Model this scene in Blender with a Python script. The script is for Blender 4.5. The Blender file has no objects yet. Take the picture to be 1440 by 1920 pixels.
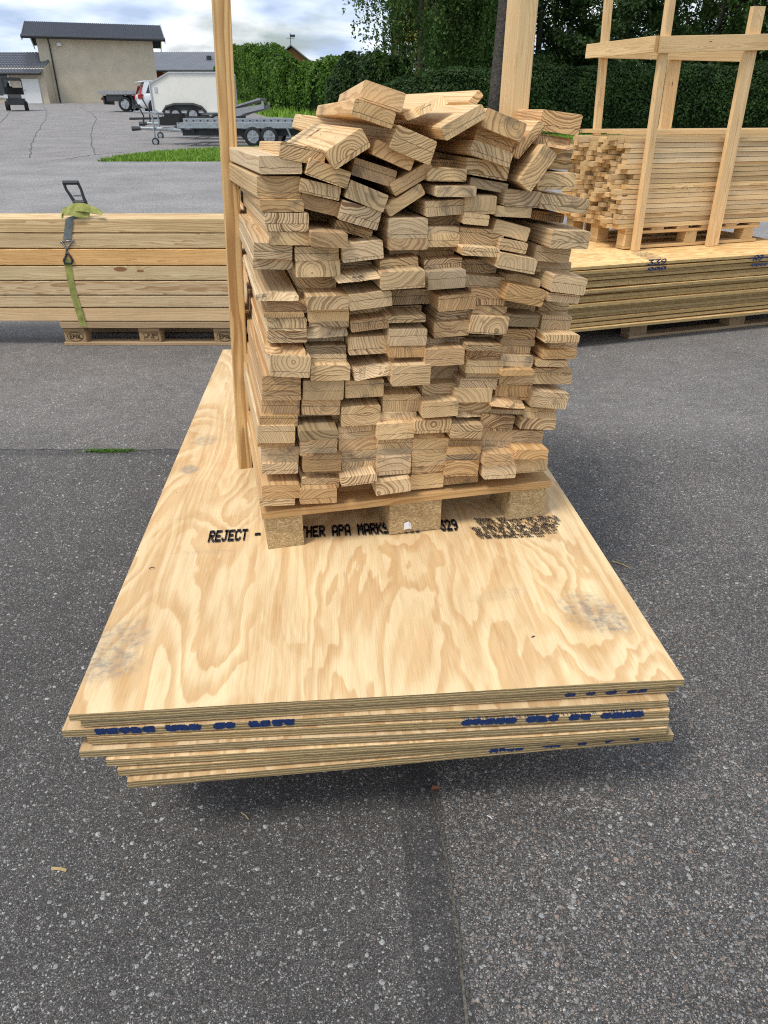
import bpy, math, random
import numpy as np
from mathutils import Vector, Matrix, noise as mnoise

# ---------------------------------------------------------------- camera, light, sky
F, TH, CZ = 1331.0, math.radians(29.17), 1.39
sc = bpy.context.scene
camd = bpy.data.cameras.new('camera'); cam = bpy.data.objects.new('camera', camd)
sc.collection.objects.link(cam); sc.camera = cam
cam.location = (0, 0, CZ); cam.rotation_euler = (math.pi/2 - TH, 0, 0)
camd.sensor_fit = 'VERTICAL'; camd.sensor_height = 36; camd.lens = 36*F/1920
camd.clip_start = 0.05; camd.clip_end = 2000
sc.view_settings.view_transform = 'Standard'; sc.view_settings.look = 'None'
sc.view_settings.exposure = 0.28; sc.view_settings.gamma = 1.0
sc.view_settings.use_curve_mapping = False
SUN = Vector((-0.46, -0.40, 1.0)).normalized()
sund = bpy.data.lights.new('sun', 'SUN'); sund.energy = 2.1; sund.angle = math.radians(16); sund.color = (1.0, .955, .88)
sun = bpy.data.objects.new('sun', sund); sc.collection.objects.link(sun)
sun.rotation_euler = SUN.to_track_quat('Z', 'Y').to_euler(); sun.location = (-6, 3, 10)
world = bpy.data.worlds.new('World'); sc.world = world; world.use_nodes = True
def build_world():
    nt = world.node_tree; N = nt.nodes; L = nt.links; N.clear()
    out = N.new('ShaderNodeOutputWorld'); bg = N.new('ShaderNodeBackground'); bg2 = N.new('ShaderNodeBackground')
    sky = N.new('ShaderNodeTexSky'); sky.sky_type = 'NISHITA'; sky.sun_disc = False
    sky.sun_elevation = math.asin(SUN.z); sky.sun_rotation = math.atan2(SUN.x, SUN.y)
    sky.air_density = 1.2; sky.dust_density = 1.5
    bg.inputs[1].default_value = 0.085
    L.new(sky.outputs[0], bg.inputs[0])
    tc = N.new('ShaderNodeTexCoord'); sep = N.new('ShaderNodeSeparateXYZ'); L.new(tc.outputs['Generated'], sep.inputs[0])
    mx = N.new('ShaderNodeMath'); mx.operation = 'MAXIMUM'; mx.inputs[1].default_value = 0.0; L.new(sep.outputs[2], mx.inputs[0])
    ad = N.new('ShaderNodeMath'); ad.operation = 'ADD'; ad.inputs[1].default_value = 0.16; L.new(mx.outputs[0], ad.inputs[0])
    dv = N.new('ShaderNodeVectorMath'); dv.operation = 'DIVIDE'; cb = N.new('ShaderNodeCombineXYZ')
    for i in range(3): L.new(ad.outputs[0], cb.inputs[i])
    L.new(tc.outputs['Generated'], dv.inputs[0]); L.new(cb.outputs[0], dv.inputs[1])
    mp = N.new('ShaderNodeMapping'); mp.inputs['Scale'].default_value = (1, .8, .0); mp.inputs['Location'].default_value = (3.3, 1.4, 0)
    L.new(dv.outputs[0], mp.inputs[0])
    n1 = N.new('ShaderNodeTexNoise'); n1.inputs['Scale'].default_value = 1.15; n1.inputs['Detail'].default_value = 9; n1.inputs['Roughness'].default_value = .55; n1.inputs['Distortion'].default_value = .25
    n2 = N.new('ShaderNodeTexNoise'); n2.inputs['Scale'].default_value = 2.1; n2.inputs['Detail'].default_value = 7; n2.inputs['Roughness'].default_value = .5
    L.new(mp.outputs[0], n1.inputs[0])
    mp2 = N.new('ShaderNodeMapping'); mp2.inputs['Location'].default_value = (7.7, 2.2, 1); L.new(mp.outputs[0], mp2.inputs[0]); L.new(mp2.outputs[0], n2.inputs[0])
    r1 = N.new('ShaderNodeValToRGB'); r1.color_ramp.elements[0].position = .36; r1.color_ramp.elements[1].position = .50
    r1.color_ramp.elements[0].color = (.12, .12, .12, 1)
    L.new(n1.outputs[0], r1.inputs[0])
    r2 = N.new('ShaderNodeValToRGB'); e = r2.color_ramp.elements
    e[0].position = .36; e[0].color = (.40, .50, .68, 1); e[1].position = .60; e[1].color = (.86, .89, .93, 1)
    m_ = e.new(.47); m_.color = (.60, .70, .85, 1)
    L.new(n2.outputs[0], r2.inputs[0]); L.new(r2.outputs[0], bg2.inputs[0]); bg2.inputs[1].default_value = 1.08
    mix = N.new('ShaderNodeMixShader'); L.new(r1.outputs[0], mix.inputs[0]); L.new(bg.outputs[0], mix.inputs[1]); L.new(bg2.outputs[0], mix.inputs[2])
    L.new(mix.outputs[0], out.inputs[0])
build_world()
sc.cycles.use_denoising = False
sc.cycles.pixel_filter_type = 'BLACKMAN_HARRIS'; sc.cycles.filter_width = 1.15
sc.cycles.sample_clamp_indirect = 3.0
sc.cycles.max_bounces = 6; sc.cycles.diffuse_bounces = 3

rnd = random.Random(7)
npr = np.random.default_rng(11)
COL = sc.collection

# ---------------------------------------------------------------- projection from the photograph's pixels
def ray(px, py):
    u = (px-720)/F; v = (py-960)/F
    return Vector((u, math.cos(TH) - v*math.sin(TH), -(math.sin(TH) + v*math.cos(TH))))
CAM = Vector((0, 0, CZ))
def at_z(px, py, z): r = ray(px, py); return CAM + r*((z-CZ)/r.z)
def at_y(px, py, Y): r = ray(px, py); return CAM + r*(Y/r.y)
def at_plane(px, py, p0, n): r = ray(px, py); return CAM + r*((p0-CAM).dot(n)/r.dot(n))
SL, Y0, Y1 = .036, 9.0, 92.0
def g(Y): return max(0.0, min(Y, Y1)-Y0)*SL
def gnd(px, py):
    r = ray(px, py)
    if r.z < 0:
        p = at_z(px, py, 0)
        if p.y <= Y0: return p
    t = (CZ + Y0*SL)/(SL*r.y - r.z); p = CAM + r*t
    if p.y > Y1 or t < 0: p = at_y(px, py, Y1); p.z = g(Y1)
    return p

# ---------------------------------------------------------------- node helper
class NT:
    def __init__(s, name):
        s.m = bpy.data.materials.new(name); s.m.use_nodes = True
        s.t = s.m.node_tree; s.t.nodes.clear()
        s.out = s.n('ShaderNodeOutputMaterial'); s.b = s.n('ShaderNodeBsdfPrincipled')
        s.l(s.b.outputs[0], s.out.inputs[0])
    def n(s, typ, **kw):
        o = s.t.nodes.new(typ)
        for k, v in kw.items(): setattr(o, k, v)
        return o
    def l(s, a, b): s.t.links.new(a, b)
    def put(s, inp, v):
        if hasattr(v, 'is_output') or isinstance(v, bpy.types.NodeSocket): s.l(v, inp)
        elif v is not None: inp.default_value = v
    def math(s, op, a, b=None, c=None, clamp=False):
        o = s.n('ShaderNodeMath', operation=op, use_clamp=clamp)
        s.put(o.inputs[0], a); s.put(o.inputs[1], b)
        if c is not None: s.put(o.inputs[2], c)
        return o.outputs[0]
    def vmath(s, op, a, b=None):
        o = s.n('ShaderNodeVectorMath', operation=op); s.put(o.inputs[0], a); s.put(o.inputs[1], b); return o.outputs[0]
    def coord(s): return s.n('ShaderNodeTexCoord').outputs['Object']
    def sep(s, v): o = s.n('ShaderNodeSeparateXYZ'); s.l(v, o.inputs[0]); return o.outputs
    def comb(s, x, y, z):
        o = s.n('ShaderNodeCombineXYZ')
        for i, v in enumerate((x, y, z)): s.put(o.inputs[i], v)
        return o.outputs[0]
    def noise(s, v, scale, detail=4, rough=.5, dist=0):
        o = s.n('ShaderNodeTexNoise'); s.put(o.inputs['Vector'], v); s.put(o.inputs['Scale'], scale)
        o.inputs['Detail'].default_value = detail; o.inputs['Roughness'].default_value = rough; o.inputs['Distortion'].default_value = dist
        return o.outputs[0]
    def voro(s, v, scale, feature='F1', rand=1):
        o = s.n('ShaderNodeTexVoronoi', feature=feature); s.put(o.inputs['Vector'], v); s.put(o.inputs['Scale'], scale)
        o.inputs['Randomness'].default_value = rand
        return o
    def ramp(s, f, stops, interp='LINEAR'):
        o = s.n('ShaderNodeValToRGB'); s.put(o.inputs[0], f); e = o.color_ramp.elements; o.color_ramp.interpolation = interp
        for i, (p, c) in enumerate(stops):
            if not hasattr(c, '__len__'): c = (c, c, c)
            el = e[i] if i < 2 else e.new(p)
            el.position = p; el.color = (*c[:3], 1)
        return o.outputs[0]
    def mix(s, f, a, b, mode='MIX'):
        o = s.n('ShaderNodeMix', data_type='RGBA', blend_type=mode)
        s.put(o.inputs[0], f)
        for i, v in ((6, a), (7, b)):
            if isinstance(v, tuple) and len(v) == 3: v = (*v, 1)
            s.put(o.inputs[i], v)
        return o.outputs[2]
    def objnode(s): return s.n('ShaderNodeObjectInfo')
    def bump(s, h, strength=.3, dist=.002):
        o = s.n('ShaderNodeBump'); o.inputs['Strength'].default_value = strength; o.inputs['Distance'].default_value = dist
        s.l(h, o.inputs['Height']); s.l(o.outputs[0], s.b.inputs['Normal'])
    def fin(s, col, rough=.7, spec=.3, metal=0):
        if isinstance(col, tuple) and len(col) == 3: col = (*col, 1)
        s.put(s.b.inputs['Base Color'], col); s.put(s.b.inputs['Roughness'], rough)
        s.b.inputs['Specular IOR Level'].default_value = spec; s.b.inputs['Metallic'].default_value = metal
        return s.m

M = {}
def wood_mat(name, early, late, endc, freq=230, latew=.30, knots=True, splits=True, warp=.015, tint=True, endlate=None, stain=.5, sidec=1.0):
    """solid wood: growth rings round a pith that lies off the piece, board length along local Y"""
    s = NT(name); co = s.coord(); X = s.sep(co)
    oi = s.objnode(); wn = s.n('ShaderNodeTexWhiteNoise', noise_dimensions='1D')
    s.l(s.math('MULTIPLY', oi.outputs['Random'], 913.7), wn.inputs['W'])
    R = s.sep(wn.outputs['Color'])
    wn2 = s.n('ShaderNodeTexWhiteNoise', noise_dimensions='1D'); s.l(s.math('MULTIPLY', oi.outputs['Random'], 377.1), wn2.inputs['W'])
    R2 = s.sep(wn2.outputs['Color'])
    off = s.vmath('SCALE', wn.outputs['Color']); off.node.inputs['Scale'].default_value = 37.0
    cr = s.vmath('ADD', co, off)
    # finger joint: lower slice of the first 12 mm belongs to the next piece
    geo = s.n('ShaderNodeNewGeometry'); vt = s.n('ShaderNodeVectorTransform', vector_type='NORMAL', convert_from='WORLD', convert_to='OBJECT')
    s.l(geo.outputs['True Normal'], vt.inputs[0]); NL = s.sep(vt.outputs[0])
    isend = s.math('GREATER_THAN', s.math('ABSOLUTE', NL[1]), .75)
    fine = s.noise(s.vmath('MULTIPLY', cr, (900, 8, 900)), 1, 2, .6)
    if splits:
        zsp = s.math('MULTIPLY_ADD', R2[0], .030, -.019)
        zz = s.math('ADD', X[2], s.math('MULTIPLY', s.math('SUBTRACT', s.noise(cr, 40, 3), .5), .004))
        d0 = s.math('SUBTRACT', zz, zsp)
        low = s.math('MULTIPLY', s.math('LESS_THAN', d0, 0), isend)
        line = s.math('MULTIPLY', s.math('LESS_THAN', s.math('ABSOLUTE', d0), s.math('MULTIPLY', s.noise(cr, 60, 2), .0013)), isend)
    else:
        low = 0.0; line = None
    cx = s.math('MULTIPLY_ADD', R[0], .11, -.055); cz = s.math('MULTIPLY_ADD', R[1], .20, -.10)
    if splits:
        cx = s.math('ADD', cx, s.math('MULTIPLY', low, s.math('MULTIPLY_ADD', R2[1], .16, -.08)))
        cz = s.math('ADD', cz, s.math('MULTIPLY', low, s.math('MULTIPLY_ADD', R2[2], .16, -.08)))
    w1 = s.math('MULTIPLY', s.math('SUBTRACT', s.noise(s.vmath('MULTIPLY', cr, (14, 1.3, 14)), 1, 3, .5), .5), warp*2)
    dx = s.math('SUBTRACT', X[0], cx); dz = s.math('SUBTRACT', X[2], cz)
    r = s.math('SQRT', s.math('ADD', s.math('MULTIPLY', dx, dx), s.math('MULTIPLY', dz, dz)))
    r = s.math('ADD', r, w1)
    kmask = None
    if knots:
        vo = s.voro(s.vmath('MULTIPLY', cr, (5.5, 1.9, 5.5)), 1)
        kd = vo.outputs['Distance']; kc = s.sep(vo.outputs['Color'])
        gate = s.math('GREATER_THAN', kc[0], .22)
        kin = s.math('MULTIPLY', s.math('SUBTRACT', .30, kd, clamp=True), gate, clamp=True)
        r = s.math('ADD', r, s.math('MULTIPLY', s.math('POWER', kin, 2.0), .30))
        kmask = s.math('MULTIPLY', s.math('LESS_THAN', s.math('ADD', kd, s.math('MULTIPLY', fine, .012)), s.math('MULTIPLY_ADD', kc[1], .055, .04)), gate)
        krad = s.math('MULTIPLY', kd, 900)
    fr = s.math('MULTIPLY_ADD', R2[0], freq*1.0, freq*.6)
    irr = s.noise(s.comb(s.math('MULTIPLY', r, 95), s.math('MULTIPLY', oi.outputs['Random'], 71), 0), 1, 2, .5)
    t = s.math('FRACT', s.math('ADD', s.math('ADD', s.math('MULTIPLY', r, fr), s.math('MULTIPLY', irr, 2.6)), s.math('MULTIPLY', fine, .20)))
    ringw = s.ramp(t, [(0, 0), (1-latew-.20, .10), (.84, 1), (.96, .95), (1.0, 0)])
    # weaker rings away from the ends
    side = s.mix(s.math('MULTIPLY', ringw, s.math('MULTIPLY_ADD', R[2], .35, .50)), early, late)
    el = endlate or tuple(c*.75 for c in late)
    end = s.mix(s.math('MULTIPLY', ringw, s.math('MULTIPLY_ADD', R[2], .65, .30)), endc, el)
    col = s.mix(isend, side, end)
    big = s.noise(s.vmath('MULTIPLY', cr, (9, 1.6, 9)), 1, 4, .55)
    col = s.mix(1.0, col, s.ramp(big, [(.25, (.80, .77, .72)), (.55, (1, 1, 1)), (.8, (1.08, 1.04, .98))]), 'MULTIPLY')
    col = s.mix(1.0, col, s.ramp(fine, [(.2, .80), (.8, 1.16)]), 'MULTIPLY')
    if tint: col = s.mix(1.0, col, oi.outputs['Color'], 'MULTIPLY')
    # end-grain dirt and blue stain
    st = s.math('MULTIPLY', s.math('MULTIPLY', s.ramp(s.noise(cr, 26, 4, .6), [(.53, 0), (.70, 1)]), s.math('GREATER_THAN', R2[1], 1-stain)), s.math('MULTIPLY_ADD', isend, .5, .12))
    col = s.mix(st, col, (.13, .105, .075))
    # radial checks / cracks in the end grain
    if splits:
        ck = s.math('MULTIPLY', s.math('LESS_THAN', s.voro(s.vmath('ADD', cr, s.comb(0, 0, 5)), 32, 'DISTANCE_TO_EDGE').outputs['Distance'], .009), s.math('MULTIPLY', isend, s.math('GREATER_THAN', s.noise(cr, 30, 1), .66)))
        col = s.mix(s.math('MULTIPLY', ck, .7), col, (.07, .045, .025))
        col = s.mix(s.math('MULTIPLY', line, .75), col, (.08, .05, .028))
    if knots:
        kr = s.math('SINE', krad)
        kcol = s.mix(s.math('MULTIPLY_ADD', kr, .25, .35), (.20, .085, .035), (.42, .22, .10))
        col = s.mix(s.math('MULTIPLY', kmask, s.math('SUBTRACT', 1.0, s.math('MULTIPLY', isend, .9))), col, kcol)
    if sidec != 1.0: col = s.mix(1.0, col, (sidec,)*3, 'MULTIPLY')
    h = s.math('ADD', s.math('MULTIPLY', ringw, -.5), s.math('MULTIPLY', s.noise(s.vmath('MULTIPLY', cr, (700, 30, 700)), 1, 3, .7), 1.0))
    s.bump(h, .35, .0012)
    M[name] = s.fin(col, .72, .25)
    return M[name]
wood_mat('pine', (.80, .595, .345), (.46, .25, .10), (.78, .565, .315), freq=140, stain=.48, latew=.36, endlate=(.20, .09, .034))
wood_mat('pine_pale', (.78, .60, .365), (.50, .30, .13), (.62, .43, .22), freq=220, splits=False, stain=.15)
wood_mat('post_pine', (.76, .56, .30), (.36, .17, .06), (.55, .37, .19), freq=120, latew=.5, splits=False, stain=.2)
wood_mat('beam_pine', (.76, .60, .375), (.42, .25, .11), (.6, .4, .2), freq=95, latew=.4, splits=False, stain=.3, warp=.03)
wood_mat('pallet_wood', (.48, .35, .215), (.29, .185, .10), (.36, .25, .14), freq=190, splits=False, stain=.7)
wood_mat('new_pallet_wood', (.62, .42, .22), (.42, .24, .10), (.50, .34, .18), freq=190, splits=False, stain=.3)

def chip_mat():
    s = NT('chipboard_block'); co = s.vmath('MULTIPLY', s.coord(), (1, 1, 1.6))
    v = s.voro(co, 230); c = s.sep(v.outputs['Color'])
    col = s.ramp(c[0], [(0, (.36, .24, .115)), (.5, (.47, .33, .165)), (.8, (.55, .395, .21)), (1, (.68, .53, .31))])
    col = s.mix(1.0, col, s.ramp(s.noise(s.coord(), 14, 4), [(.3, .72), (.7, 1.08)]), 'MULTIPLY')
    s.bump(v.outputs['Distance'], .5, .002); M['chip'] = s.fin(col, .85, .15)
chip_mat()

def ply_mat(name, pale, tan, full=True):
    """rotary-cut softwood plywood, grain along local Y; ply layers on the edges"""
    s = NT(name); co = s.coord(); X = s.sep(co); oi = s.objnode()
    off = s.comb(s.math('MULTIPLY', oi.outputs['Random'], 31.0), s.math('MULTIPLY', oi.outputs['Random'], 17.0), 0)
    cr = s.vmath('ADD', s.vmath('MULTIPLY', co, (1, 1, 0)), off)
    n1 = s.noise(s.vmath('MULTIPLY', cr, (4.2, 1.25, 1)), 1, 4, .45, .45)
    n2 = s.noise(s.vmath('MULTIPLY', cr, (34, 5.0, 1)), 1, 4, .6)
    f = s.math('ADD', s.math('MULTIPLY', n1, 14.0), s.math('MULTIPLY', n2, .62))
    t = s.math('FRACT', f)
    band = s.ramp(t, [(0, .05), (.05, .75), (.12, 1), (.40, .72), (.62, .18), (.80, 0), (1, .05)])
    streak = s.noise(s.vmath('MULTIPLY', cr, (420, 9, 1)), 1, 3, .65)
    col = s.mix(band, pale, tan)
    # narrow straight-grained strips
    mm = s.ramp(s.noise(s.vmath('MULTIPLY', cr, (3.1, .4, 1)), 1, 2), [(.52, 0), (.62, 1)])
    strips = s.ramp(s.noise(s.vmath('MULTIPLY', s.vmath('ADD', cr, s.comb(s.math('MULTIPLY', n1, .10), 0, 0)), (75, 1.1, 1)), 1, 2, .5), [(.40, 0), (.60, 1)])
    col = s.mix(s.math('MULTIPLY', mm, .85), col, s.mix(strips, pale, tan))
    col = s.mix(1.0, col, s.ramp(s.noise(s.vmath('MULTIPLY', cr, (17, 2.6, 1)), 1, 5, .62, .6), [(.34, (.90, .84, .76)), (.50, (1, 1, 1)), (.64, (1.05, 1.05, 1.03))]), 'MULTIPLY')
    col = s.mix(1.0, col, s.ramp(streak, [(.28, .84), (.72, 1.12)]), 'MULTIPLY')
    col = s.mix(1.0, col, s.ramp(s.noise(s.vmath('MULTIPLY', cr, (1.7, 1.2, 1)), 1, 3), [(.3, (.90, .86, .82)), (.7, (1.05, 1.04, 1.02))]), 'MULTIPLY')
    if full:
        # dirt: round gray rubs and shoe / tyre smudges at their places on the sheet
        fleck = s.noise(s.vmath('MULTIPLY', cr, (48, 62, 1)), 1, 5, .62)
        for (x, y, rx, ry, a, amt, lo) in DIRT:
            dx = s.math('SUBTRACT', X[0], x); dy = s.math('SUBTRACT', X[1], y)
            ca, sa = math.cos(a), math.sin(a)
            ex = s.math('DIVIDE', s.math('ADD', s.math('MULTIPLY', dx, ca), s.math('MULTIPLY', dy, sa)), rx)
            ey = s.math('DIVIDE', s.math('SUBTRACT', s.math('MULTIPLY', dy, ca), s.math('MULTIPLY', dx, sa)), ry)
            d = s.math('SQRT', s.math('ADD', s.math('MULTIPLY', ex, ex), s.math('MULTIPLY', ey, ey)))
            m1 = s.ramp(s.math('ADD', d, s.math('MULTIPLY', s.math('SUBTRACT', s.noise(cr, 30, 3), .5), .6)), [(.55, 1), (1.0, 0)])
            m2 = s.ramp(fleck, [(lo, 0), (lo+.16, 1)])
            col = s.mix(s.math('MULTIPLY', s.math('MULTIPLY', m1, s.math('MULTIPLY_ADD', m2, .72, .28)), amt*.9), col, (.25, .225, .19))
        tick = s.voro(s.vmath('MULTIPLY', cr, (1, .10, 1)), 62)
        tkm = s.math('MULTIPLY', s.math('LESS_THAN', tick.outputs['Distance'], .07), s.math('GREATER_THAN', s.sep(tick.outputs['Color'])[1], .80))
        col = s.mix(s.math('MULTIPLY', tkm, .55), col, (.33, .17, .075))
        spk = s.voro(s.vmath('MULTIPLY', cr, (1, .6, 1)), 24)
        sm = s.math('MULTIPLY', s.math('LESS_THAN', spk.outputs['Distance'], .035), s.math('GREATER_THAN', s.sep(spk.outputs['Color'])[0], .86))
        col = s.mix(s.math('MULTIPLY', sm, .8), col, (.12, .075, .04))
        ln = s.math('SUBTRACT', 1.0, s.math('MULTIPLY', s.math('LESS_THAN', s.math('ABSOLUTE', s.math('SUBTRACT', X[1], .745)), .0012), .10))
        col = s.mix(1.0, col, s.comb(ln, ln, ln), 'MULTIPLY')
    # edge
    geo = s.n('ShaderNodeNewGeometry'); vt = s.n('ShaderNodeVectorTransform', vector_type='NORMAL', convert_from='WORLD', convert_to='OBJECT')
    s.l(geo.outputs['True Normal'], vt.inputs[0]); NL = s.sep(vt.outputs[0])
    edge = s.math('LESS_THAN', s.math('ABSOLUTE', NL[2]), .6)
    long = s.math('ADD', X[0], X[1])
    zz = s.math('ADD', X[2], s.math('MULTIPLY', s.math('SUBTRACT', s.noise(s.comb(s.math('MULTIPLY', long, 14), 0, s.math('MULTIPLY', oi.outputs['Random'], 60)), 1, 4, .6), .5), .008))
    ly = s.math('FRACT', s.math('MULTIPLY', zz, 1/.0066))
    en = s.noise(s.comb(s.math('MULTIPLY', long, 60), s.math('MULTIPLY', X[2], 1500), 3), 1, 4, .7)
    ec = s.ramp(ly, [(0, (.50, .37, .18)), (.40, (.70, .52, .27)), (.5, (.23, .15, .065)), (.88, (.38, .26, .12)), (1, (.09, .058, .027))])
    ec = s.mix(1.0, ec, s.ramp(en, [(.3, .40), (.55, 1.05), (.78, 1.65)]), 'MULTIPLY')
    gp = s.ramp(s.noise(s.comb(s.math('MULTIPLY', long, 22), s.math('MULTIPLY', X[2], 500), 9), 1, 3, .6), [(.61, 0), (.66, 1)])
    ec = s.mix(s.math('MULTIPLY', gp, .75), ec, (.05, .034, .02))
    col = s.mix(edge, col, ec)
    col = s.mix(1.0, col, oi.outputs['Color'], 'MULTIPLY')
    hh = s.math('ADD', s.math('MULTIPLY', streak, .7), s.math('MULTIPLY', s.math('MULTIPLY', en, edge), 2.2))
    s.bump(hh, .30, .0012); M[name] = s.fin(col, s.math('MULTIPLY_ADD', band, .10, .58), .28)
def flat(name, col, rough=.6, spec=.4, metal=0, bump=None, var=.12, scale=6):
    s = NT(name); co = s.coord()
    c = s.mix(1.0, (*col, 1), s.ramp(s.noise(co, scale, 5, .6), [(.3, 1-var), (.7, 1+var)]), 'MULTIPLY')
    if bump: s.bump(s.noise(co, bump[0], 4, .6), bump[1], bump[2])
    M[name] = s.fin(c, rough, spec, metal); return M[name]
flat('stucco', (.58, .51, .385), .95, .1, bump=(18, .4, .02), var=.10, scale=.9)
flat('white_paint', (.74, .74, .72), .35, .5, var=.03)
flat('car_white', (.80, .82, .84), .18, .6, var=.02)
flat('cream_panel', (.82, .80, .72), .45, .4, var=.04, scale=2)
flat('dark_metal', (.035, .037, .04), .5, .4, var=.2)
flat('galvanised', (.36, .39, .41), .42, .5, metal=.65, var=.25, scale=14)
flat('deck_grey', (.30, .31, .32), .6, .4, var=.2, scale=8)
flat('aluminium', (.55, .56, .57), .35, .5, metal=.7, var=.1)
flat('rubber', (.022, .022, .023), .8, .3, var=.2)
flat('rim_grey', (.42, .43, .45), .35, .5, metal=.6, var=.1)
flat('glass_dark', (.02, .025, .03), .08, .8, var=.1)
flat('lamp_red', (.42, .02, .02), .25, .6, var=.1)
flat('red_wall', (.22, .045, .035), .85, .2, var=.15, scale=3)
flat('grey_roof', (.17, .18, .20), .7, .3, var=.1, scale=1)
flat('tile_roof', (.10, .108, .13), .28, .5, var=.15, scale=9)
flat('yellow_wall', (.55, .38, .09), .85, .2, var=.08, scale=4)
flat('brown_wood', (.24, .12, .05), .8, .2, var=.2, scale=5)
flat('bark_pine', (.085, .070, .062), .95, .1, bump=(16, .9, .05), var=.45, scale=13)
flat('bark', (.060, .050, .042), .95, .1, bump=(20, .8, .03), var=.4, scale=9)
flat('ink_black', (.030, .026, .028), .6, .3, var=.75, scale=170)
flat('ink_blue', (.012, .032, .115), .55, .35, var=.35, scale=160)
flat('ink_faint', (.20, .17, .15), .7, .2, var=.3, scale=160)
flat('ink_bleed', (.07, .13, .20), .7, .2, var=.4, scale=160)
flat('burnt', (.055, .038, .026), .8, .2, var=.3, scale=90)
flat('steel', (.32, .31, .30), .38, .5, metal=.85, var=.25, scale=60)
flat('crack', (.135, .128, .122), .95, .1, var=.2)
flat('soil_seam', (.11, .10, .08), .95, .1, bump=(160, .8, .004), var=.6, scale=120)
flat('weed', (.07, .15, .02), .8, .2, var=.4, scale=60)
flat('straw', (.48, .36, .17), .8, .2, var=.2, scale=60)
flat('dead_leaf', (.22, .095, .045), .7, .3, var=.3, scale=90)
flat('plastic_scrap', (.72, .72, .72), .4, .5, var=.1, scale=40)
flat('window_white', (.75, .75, .74), .4, .5, var=.03)
flat('skin', (.5, .32, .24), .6, .3, var=.05)
def webbing(name, a, b):
    s = NT(name); X = s.sep(s.coord())
    w = s.math('SINE', s.math('MULTIPLY', X[2], 1400)); w2 = s.math('SINE', s.math('MULTIPLY', X[0], 900))
    f = s.math('MULTIPLY_ADD', s.math('MULTIPLY', w, w2), .25, .5)
    c = s.mix(f, a, b); c = s.mix(1.0, c, s.ramp(s.noise(s.coord(), 30, 4), [(.3, .65), (.7, 1.15)]), 'MULTIPLY')
    s.bump(f, .4, .001); M[name] = s.fin(c, .8, .2)
webbing('web_green', (.26, .27, .065), (.40, .40, .13)); webbing('web_grey', (.13, .15, .145), (.21, .235, .23))

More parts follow.
